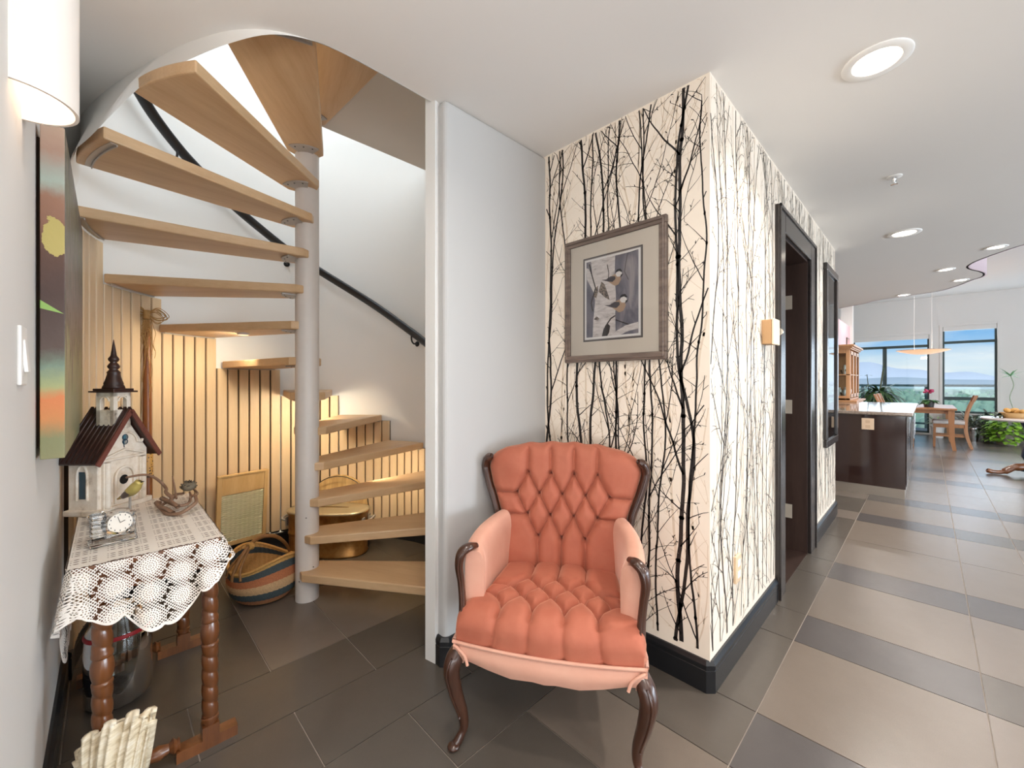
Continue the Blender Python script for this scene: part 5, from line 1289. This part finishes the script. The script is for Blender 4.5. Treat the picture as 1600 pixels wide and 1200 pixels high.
# ------------------------------------------------------------------ windows
wf_ = plain('bronze green window frame', '3a4a4a', .35, spec=.4)
pane = glassm('window glass', 'fafdfc', .0)
def window(name, x0, x1, z0, z1, verts, hors, w=.045):
    o = bpy.data.objects.new(name, None); COL.objects.link(o); o['kind'] = 'structure'; o.location = (x0, YW+.08, z0); MW[o.name] = Matrix.Translation(o.location)
    for bx in [(x0, x0+w*.7, z0, z1), (x1-w*.7, x1, z0, z1), (x0, x1, z0, z0+w), (x0, x1, z1-w, z1)]: MB().box(bx[0], bx[1], YW+.06, YW+.12, bx[2], bx[3]).build('frame_member', wf_, o, world=True, bevel=.003)
    for x, ww, za, zb_ in verts: MB().box(x-ww/2, x+ww/2, YW+.05, YW+.12, za, zb_).build('mullion', wf_, o, world=True, bevel=.003)
    for z, ww in hors: MB().box(x0, x1, YW+.05, YW+.12, z-ww/2, z+ww/2).build('transom', wf_, o, world=True, bevel=.003)
    hz_ = sorted([z0] + [h[0] for h in hors] + [z1]); vx = sorted([x0] + [q[0] for q in verts] + [x1])
    for a, b in zip(hz_, hz_[1:]):
        if a >= (verts[0][3]-.01 if verts else 9): cols_ = [x0, x1]
        else: cols_ = vx
        for c, d in zip(cols_, cols_[1:]): MB().box(c+.01, d-.01, YW+.088, YW+.094, a+.01, b-.01).build('pane', pane, o, world=True)
    return o
window('window_1', -1.34, .03, .03, 2.33, [(-.74, .075, .03, 2.07)], [(2.07, .06)])
window('window_2', .245, 1.055, .52, 2.48, [], [(2.12, .055), (.85, .07)])
window('window_3', 2.0, 3.8, .52, 2.48, [(2.9, .06, .52, 2.1)], [(2.12, .055)])
window('window_4', 4.3, 6.2, .52, 2.48, [(5.25, .06, .52, 2.1)], [(2.12, .055)])
for nm_, x0, x1, z in [('window_blind', -1.34, .03, 2.33), ('window_blind', .245, 1.055, 2.48)]:
    o = MB().box(x0+.005, x1-.005, YW+.0, YW+.045, z-.10, z+.0).build(nm_, M['wall'], None, bevel=.008); tag(o, 'rolled-up white blind above the %s window' % ('wide left' if x0 < 0 else 'narrow right'), 'blind')
mb = MB()
for x0, x1, z0, z1 in [(-1.34, .03, .03, 2.33), (.245, 1.055, .52, 2.48)]:
    for bx in [(x0-.05, x0, z0, z1+.05), (x1, x1+.05, z0, z1+.05), (x0, x1, z1, z1+.05)]: mb.box(bx[0], bx[1], YW-.012, YW, bx[2], bx[3])
o = mb.build('trim_3', M['wall'], bevel=.003); struct(o)
# balcony
br = thing('balcony_railing', 'green-grey metal balcony railing with glass panels outside the windows', 'railing', (0, 15.4, 0))
rm = plain('balcony metal', '4f6f70', .4, spec=.4)
MB().box(-4, 1.28, 15.37, 15.43, 1.10, 1.16).build('top_rail', rm, br, world=True, bevel=.004)
MB().box(-4, 1.28, 15.38, 15.42, .10, .15).build('bottom_rail', rm, br, world=True)
for x in (-3.9, -2.6, -1.3, -.02, 1.2): MB().box(x-.035, x+.035, 15.37, 15.43, 0, 1.10).build('post', rm, br, world=True)
MB().box(1.22, 1.28, 13.85, 15.43, 1.10, 1.16).build('side_rail', rm, br, world=True)
for a, b in [(-3.86, -2.64), (-2.56, -1.34), (-1.26, -.06), (.02, 1.16)]: MB().box(a, b, 15.395, 15.405, .15, 1.10).build('glass_panel', glassm('balcony glass', 'edf7f4', 0), br, world=True)
o = MB().box(-4.2, 1.45, YW+.2, 15.55, -.15, -.01).build('balcony_floor', plain('concrete', 'a9aaa6', .8)); struct(o)

# ------------------------------------------------------------------ dining table, chairs, pendant
dt = thing('dining_table', 'light wooden dining table near the windows', 'dining table', (-.15, 11.4, 0))
MB().box(-.50, .37, 10.62, 12.35, .715, .75).build('table_top', M['chairwood'], dt, world=True, bevel=.006)
MB().box(-.43, .30, 10.70, 12.27, .65, .715).build('apron', M['chairwood'], dt, world=True)
for x in (-.42, .31):
    for y in (10.69, 12.27):
        s_ = 1 if x > 0 else -1
        MB().tube([(x-s_*.01, y, .715), (x-s_*.01, y, .5), (x+s_*.0, y, .2), (x+s_*.03, y, 0)], [.058, .052, .044, .034], 4, up=(1, 1, 0)).build('leg', M['chairwood'], dt, world=True)
seatf = plain('cream seat cloth', 'cfc8c2', .8, var=.12, vscale=30)
def dchair():
    o = thing('dining_chair', '', 'dining chair', (0, 0, 0))
    for s_ in (-1, 1):
        MB().tube(catmull([(.21, s_*.19, 0), (.205, s_*.19, .2), (.20, s_*.19, .43)], 4), .022, 4, up=(1, 1, 0)).build('front_leg', M['chairwood'], o)
        MB().tube(catmull([(-.27, s_*.20, 0), (-.215, s_*.20, .22), (-.20, s_*.20, .45), (-.23, s_*.20, .70), (-.32, s_*.195, .97)], 5), .022, 4, up=(1, 1, 0), flat=(1.25, .9)).build('back_post', M['chairwood'], o)
    MB().box(-.21, .22, -.21, .21, .37, .435).build('seat_frame', M['chairwood'], o, bevel=.004)
    MB().box(-.20, .235, -.22, .22, .435, .50).build('seat_pad', seatf, o, bevel=.02, seg=3)
    MB().obox((-.315, 0, .92), (.025, .40, .12), (0, R(-20), 0)).build('crest_rail', M['chairwood'], o, bevel=.006)
    for i in range(5): MB().tube([(-.20, -.13+i*.065, .46), (-.235, -.13+i*.065, .70), (-.30, -.13+i*.065, .88)], .010, 6).build('back_slat', M['chairwood'], o)
    MB().box(-.18, .19, -.195, -.175, .20, .23).box(-.18, .19, .175, .195, .20, .23).build('side_stretcher', M['chairwood'], o)
    return o
def dupt(root, loc, rot, label):
    r_ = root.copy(); COL.objects.link(r_); r_.location = loc; r_.rotation_euler = (0, 0, rot); r_['label'] = label
    for ch_ in list(root.children):
        c = ch_.copy(); COL.objects.link(c); c.parent = r_
        for g in ch_.children: d = g.copy(); COL.objects.link(d); d.parent = c
    return r_
dc = dchair(); dc.location = (.30, 11.35, 0); dc.rotation_euler = (0, 0, R(180)); dc['label'] = 'light wooden dining chair with pale seat at the right of the dining table'; dc['group'] = 'dining chairs'
dupt(dc, (-.42, 11.0, 0), R(4), 'dining chair left of the table, back showing above the worktop, nearer one')
dupt(dc, (-.42, 11.85, 0), R(-2), 'dining chair left of the table, back showing above the worktop, farther one')
pe = thing('pendant_lamp', 'shallow glass dish pendant lamp hanging over the dining table', 'pendant lamp', (-.06, 11.15, 1.80))
MB().lathe([(.002, -.05), (.10, -.045), (.22, -.022), (.33, .010), (.375, .028), (.378, .034), (.33, .018), (.22, -.014), (.10, -.037), (.002, -.042)], (0, 0, 0), 48, cap=False).build('glass_dish', glow('amber dish glass', 'f2c9a0', .75), pe, smooth=True)
MB().tube([(.378*math.cos(a), .378*math.sin(a), .033) for a in [2*PI*i/48 for i in range(48)]], .006, 6, closed=True).build('rim', M['flange'], pe, smooth=True)
for s_ in (-.12, .12): MB().tube([(s_, 0, -.03), (s_, 0, ZH-1.80)], .0016, 6).build('suspension_wire', M['screw'] if False else M['white'], pe)
MB().lathe([(.14, ZH-1.83), (.14, ZH-1.80)], (0, 0, 0), 24).build('ceiling_rose', M['white'], pe, smooth=True, ang=40)
light('pendant_bulb', 'POINT', (0, 0, .06), 8, WARM, size=.08, parent=pe)

# ------------------------------------------------------------------ plants
def leaf(mb, base_, d, L, w, droop, n=5, up=Vector((0, 0, 1))):
    d = Vector(d).normalized(); p_ = Vector(base_); s_ = d.cross(up); s_ = s_.normalized() if s_.length > .01 else Vector((1, 0, 0)); vs = []
    for i in range(n+1):
        t_ = i/n; ww = w*math.sin(PI*min(1, .12+t_*.88))**.8 if i < n else .0005
        vs += [p_ - s_*ww, p_ + s_*ww]; d = (d + Vector((0, 0, -droop/n))).normalized(); p_ = p_ + d*L/n
    mb.add(vs, [(2*i, 2*i+1, 2*i+3, 2*i+2) for i in range(n)])
def pot(name, r_, h, mat, parent): return MB().lathe([(r_*.75, 0), (r_, h), (r_*1.06, h), (r_*1.06, h*.9), (r_*.92, h*.9), (r_*.9, h*.88), (.002, h*.88)], (0, 0, 0), 28).build(name, mat, parent, smooth=True, ang=50)
gr = lambda c: plain('leaf ' + c, c, .45, var=.3, vscale=15)
rnd = random.Random(5)
pl1 = thing('spiky_houseplant', 'large spiky green houseplant in front of the left window', 'plant', (-.80, 12.75, .0))
pot('pot', .20, .60, plain('brown basket pot', '6b4a33', .7), pl1)
MB().box(-.2, .2, -.2, .2, -.0, .0).build
mb = MB()
for i in range(110):
    a = rnd.uniform(0, 2*PI); b_ = rnd.uniform(.15, 1.1); leaf(mb, (0, 0, .85 + rnd.uniform(0, .15)), (math.cos(a)*math.cos(b_), math.sin(a)*math.cos(b_), math.sin(b_)), rnd.uniform(.45, .75), .032, rnd.uniform(1.2, 2.6), 7)
mb.build('foliage', gr('3d5c31'), pl1, smooth=True)
MB().tube([(0, 0, .5), (.01, 0, .8), (0, 0, 1.0)], .03, 8).tube([(.02, 0, .95), (.08, -.01, 1.45), (.10, 0, 1.66)], [.014, .018, .006], 6).tube([(-.16, 0, .9), (-.20, 0, 1.40)], [.010, .007], 6).build('stem', gr('4a4f30'), pl1, smooth=True)
mb = MB()
for i in range(14): leaf(mb, (-.20, 0, 1.38), (math.cos(i*.9), math.sin(i*.9), .25), .15, .018, .5, 4)
for i in range(8): leaf(mb, (.09, 0, 1.35+i*.02), (math.cos(i*2.2)*.3, math.sin(i*2.2)*.3, 1), .13, .010, .1, 4)
mb.build('flower_spike', gr('4d6a52'), pl1, smooth=True)
pl2 = thing('red_flower_pot', 'pink flowering plant in a dark pot on the dining table', 'plant', (.02, 10.95, .75))
pot('pot', .085, .13, plain('dark pot', '3a3d3f', .4), pl2)
mb = MB()
for i in range(60): a = rnd.uniform(0, 2*PI); leaf(mb, (0, 0, .12), (math.cos(a), math.sin(a), rnd.uniform(.1, .9)), rnd.uniform(.10, .20), .03, 1.2, 4)
mb.build('foliage', gr('3f6b35'), pl2, smooth=True); mb = MB()
for i in range(16): a = rnd.uniform(0, 2*PI); r_ = rnd.uniform(0, .09); mb.ball((r_*math.cos(a), r_*math.sin(a), .27+rnd.uniform(0, .06)), (.024, .024, .018), 8, 5)
mb.build('blossoms', plain('pink petals', 'b03a63', .6, var=.3, vscale=60), pl2, smooth=True)
mb = MB()
for i in range(3): leaf(mb, (-.06, 0, .12), (-.9-.2*i, 0, .9), .22, .014, .2, 4)
mb.build('arching_leaf', gr('8d9a58'), pl2, smooth=True)
# silver bucket with grey succulent
def bushy(name, label, loc, n, L, w, col, spread=1.0, h0=.2, potr=.11, poth=.24, potm=None):
    o = thing(name, label, 'plant', loc); pot('pot', potr, poth, potm or M['chrome'], o); mb = MB()
    for i in range(n):
        a = rnd.uniform(0, 2*PI); b_ = rnd.uniform(-.2, 1.3); r_ = rnd.uniform(0, .8)*spread*.2
        leaf(mb, (r_*math.cos(a), r_*math.sin(a), h0 + rnd.uniform(0, .2)*spread), (math.cos(a)*math.cos(b_), math.sin(a)*math.cos(b_), math.sin(b_)), rnd.uniform(.5, 1)*L, w, rnd.uniform(.3, 1.4), 4)
    mb.build('foliage', gr(col), o, smooth=True); return o
bushy('silver_bucket_plant', 'grey-leaved plant in a silver bucket below the right window', (.66, 12.75, 0), 150, .22, .018, '6f7c6c', 1.2, .26, .13, .28)
bushy('dark_leaf_plant', 'dark trailing plant on the floor right of the silver bucket', (.92, 13.15, 0), 130, .20, .018, '4f5a52', 1.2, .30, .12, .3, plain('grey pot', '77736c', .6))
bushy('white_pot_plant', 'small plant in a white pot behind the dining table legs', (.16, 12.95, 0), 60, .16, .016, '7c9468', .8, .26, .11, .26, M['white'])
gb_ = thing('lime_foliage_plant', 'bright lime green leafy bush at the foot of the window wall', 'plant', (1.10, 12.50, 0))
pot('pot', .19, .30, plain('beige pot', 'a89f8c', .7), gb_); mb = MB()
for i in range(620):
    a = rnd.uniform(0, 2*PI); q = rnd.random(); r_ = .30*math.sqrt(rnd.random()); z = .06 + .50*q
    d = (math.cos(a), math.sin(a), rnd.uniform(-.3, .8)); leaf(mb, (r_*math.cos(a), r_*math.sin(a), z), d, rnd.uniform(.07, .12), .035, rnd.uniform(.3, 1.4), 4)
mb.build('foliage', gr('86b53c'), gb_, smooth=True)
eu = thing('tall_stem_plant', 'single tall bare-stemmed plant with a green tuft beside the right window', 'plant', (1.21, 13.2, 0))
pot('pot', .11, .22, plain('clay pot', '9a6a4a', .7), eu)
MB().tube(catmull([(0, 0, .2), (.03, 0, .6), (-.02, 0, .9), (.03, 0, 1.15), (-.01, 0, 1.35)], 5), .008, 6).build('stem', gr('9aa58a'), eu, smooth=True); mb = MB()
for i in range(26): a = rnd.uniform(0, 2*PI); leaf(mb, (-.01, 0, 1.35), (math.cos(a), math.sin(a), rnd.uniform(-.1, 1.2)), rnd.uniform(.14, .30), .010, .4, 4)
mb.build('tuft', gr('5f9a55'), eu, smooth=True)
# low planter ledge under the window
o = MB().box(.245, 2.0, 13.42, 13.6, 0, .50).build('window_ledge', plain('grey stone ledge', '8f8c84', .7, var=.1)); tag(o, 'low grey stone ledge under the right window', 'ledge')
# pedestal table at the right edge
pt_ = thing('pedestal_table', 'pale-topped pedestal table with blue column and carved wooden feet', 'table', (.944, 8.50, 0))
MB().lathe([(.42, .715), (.435, .722), (.44, .735), (.435, .745), (.42, .748)], (0, 0, 0), 48).build('table_top', plain('pale marble top', 'cfc8c6', .12), pt_, smooth=True, ang=40)
MB().lathe([(.10, .715), (.09, .68), (.05, .60), (.045, .45), (.075, .34), (.085, .25), (.05, .18), (.09, .12), (.10, .06)], (0, 0, 0), 24).build('column', plain('dark blue paint', '2f4a63', .35), pt_, smooth=True)
for i in range(3):
    a = R(200 + 120*i); c, s_ = math.cos(a), math.sin(a)
    MB().tube(catmull([(.04*c, .04*s_, .12), (.16*c, .16*s_, .10), (.26*c, .26*s_, .035), (.36*c, .36*s_, .03), (.41*c, .41*s_, .045)], 6), [.05]*6 + [.04]*6 + [.026]*6 + [.03]*6 + [.022], 10).build('foot', M['turned'] if i != 1 else M['walnut'], pt_, smooth=True)
fb = thing('fruit_basket', 'basket of dried fruit and leaves on the pale pedestal table', 'basket', (.80, 8.45, .749))
MB().lathe([(.09, 0), (.13, .07), (.135, .07), (.09, .0)], (0, 0, 0), 24, cap=False).build('bowl', plain('tan basket', 'b08a58', .7), fb, smooth=True); mb = MB()
for i in range(12): a = rnd.uniform(0, 2*PI); r_ = rnd.uniform(0, .09); mb.ball((r_*math.cos(a), r_*math.sin(a), .07+rnd.uniform(0, .04)), .03, 10, 6)
mb.build('dried_fruit', plain('dried fruit', 'c08f4a', .6, var=.4, vscale=20), fb, smooth=True); mb = MB()
for i in range(50): a = rnd.uniform(0, 2*PI); leaf(mb, (-.12, 0, .03), (math.cos(a), math.sin(a), rnd.uniform(0, 1)), .12, .014, .8, 4)
mb.build('leaves', gr('5f6a58'), fb, smooth=True)

# ------------------------------------------------------------------ landscape far below
t = NT('hazed valley ground'); v = t.coord(); a = t.noise(v, .012, 9, .75); b = t.noise(v, .05, 6, .8)
t.setc(t.mix(t.math('GREATER_THAN', b, .56), t.ramp(a, [(.35, '86a08a'), (.5, 'a3b8a2'), (.65, 'c3d0bd')]), s2l('dfe4df'))); t.p(Roughness=.9)  # ground colours paled to give a hazy look
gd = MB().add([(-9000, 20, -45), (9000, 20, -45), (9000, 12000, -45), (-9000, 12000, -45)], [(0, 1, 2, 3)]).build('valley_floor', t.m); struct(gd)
rnd = random.Random(2); mb = MB(); mb2 = MB()
for i in range(2600):
    y = 180*math.exp(rnd.uniform(0, 2.6)); x = rnd.uniform(-.42, .22)*y*1.2; s_ = rnd.uniform(5, 12)
    if rnd.random() < .62: mb.ball((x, y, -45+s_*.8), (s_*.75, s_*.75, s_), 6, 4)
    else: w_, h_ = rnd.uniform(8, 30), rnd.uniform(4, 11); mb2.obox((x, y, -45+h_/2), (w_, rnd.uniform(8, 18), h_), (0, 0, rnd.uniform(0, 3)))
o = mb.build('distant_trees', plain('hazed tree green', 'b4cbb4', .9, var=.3, vscale=.02), smooth=True); tag(o, 'green tree tops of the valley seen through the windows', 'trees', kind='stuff')  # tree green lightened, haze painted into it
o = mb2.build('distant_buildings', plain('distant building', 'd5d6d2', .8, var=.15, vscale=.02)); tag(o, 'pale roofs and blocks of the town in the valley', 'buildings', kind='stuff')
def ridge(name, y, H, col, seed, f, label):
    rnd = random.Random(seed); n = 160; ph = [rnd.uniform(0, 6) for _ in range(6)]; mb = MB(); vs = []
    for i in range(n+1):
        x = -y*.9 + y*1.5*i/n; u = x/y; h = H*(.48 + .32*math.sin(u*f+ph[0]) + .13*math.sin(u*f*2.7+ph[1]) + .07*math.sin(u*f*6.1+ph[2]) + .04*math.sin(u*f*15+ph[3]))
        vs += [(x, y-h*2, -46), (x, y, -46+max(h, 4)), (x, y+h*2, -46)]
    mb.add(vs, [(3*i, 3*i+3, 3*i+4, 3*i+1) for i in range(n)] + [(3*i+1, 3*i+4, 3*i+5, 3*i+2) for i in range(n)])
    o = mb.build(name, plain(name + ' slope', col, .95, spec=0), smooth=True); struct(o); return o
ridge('hazed_hills', 4200, 90, 'c2d2d8', 3, 4, '')  # distance haze is put into this pale bluish colour
ridge('hazed_mountains', 9500, 420, 'e3edf5', 11, 7.0, '')  # near-sky colour paints in the haze of distance

# added floor lamp behind the viewer, a body for the ceiling fill
fl_ = thing('added_floor_lamp', 'added slim white floor lamp behind the viewer, unseen source of ceiling fill', 'lamp', (.45, -.25, 0))
MB().lathe([(.13, 0), (.13, .015), (.02, .03)], (0, 0, 0), 28).build('base', M['white'], fl_, smooth=True, ang=40)
MB().lathe([(.011, .02), (.011, 1.60)], (0, 0, 0), 12).build('pole', M['white'], fl_, smooth=True)
MB().lathe([(.02, 1.59), (.10, 1.62), (.18, 1.69), (.185, 1.69), (.10, 1.61), (.02, 1.58)], (0, 0, 0), 28, cap=False).build('bowl_shade', M['white'], fl_, smooth=True)
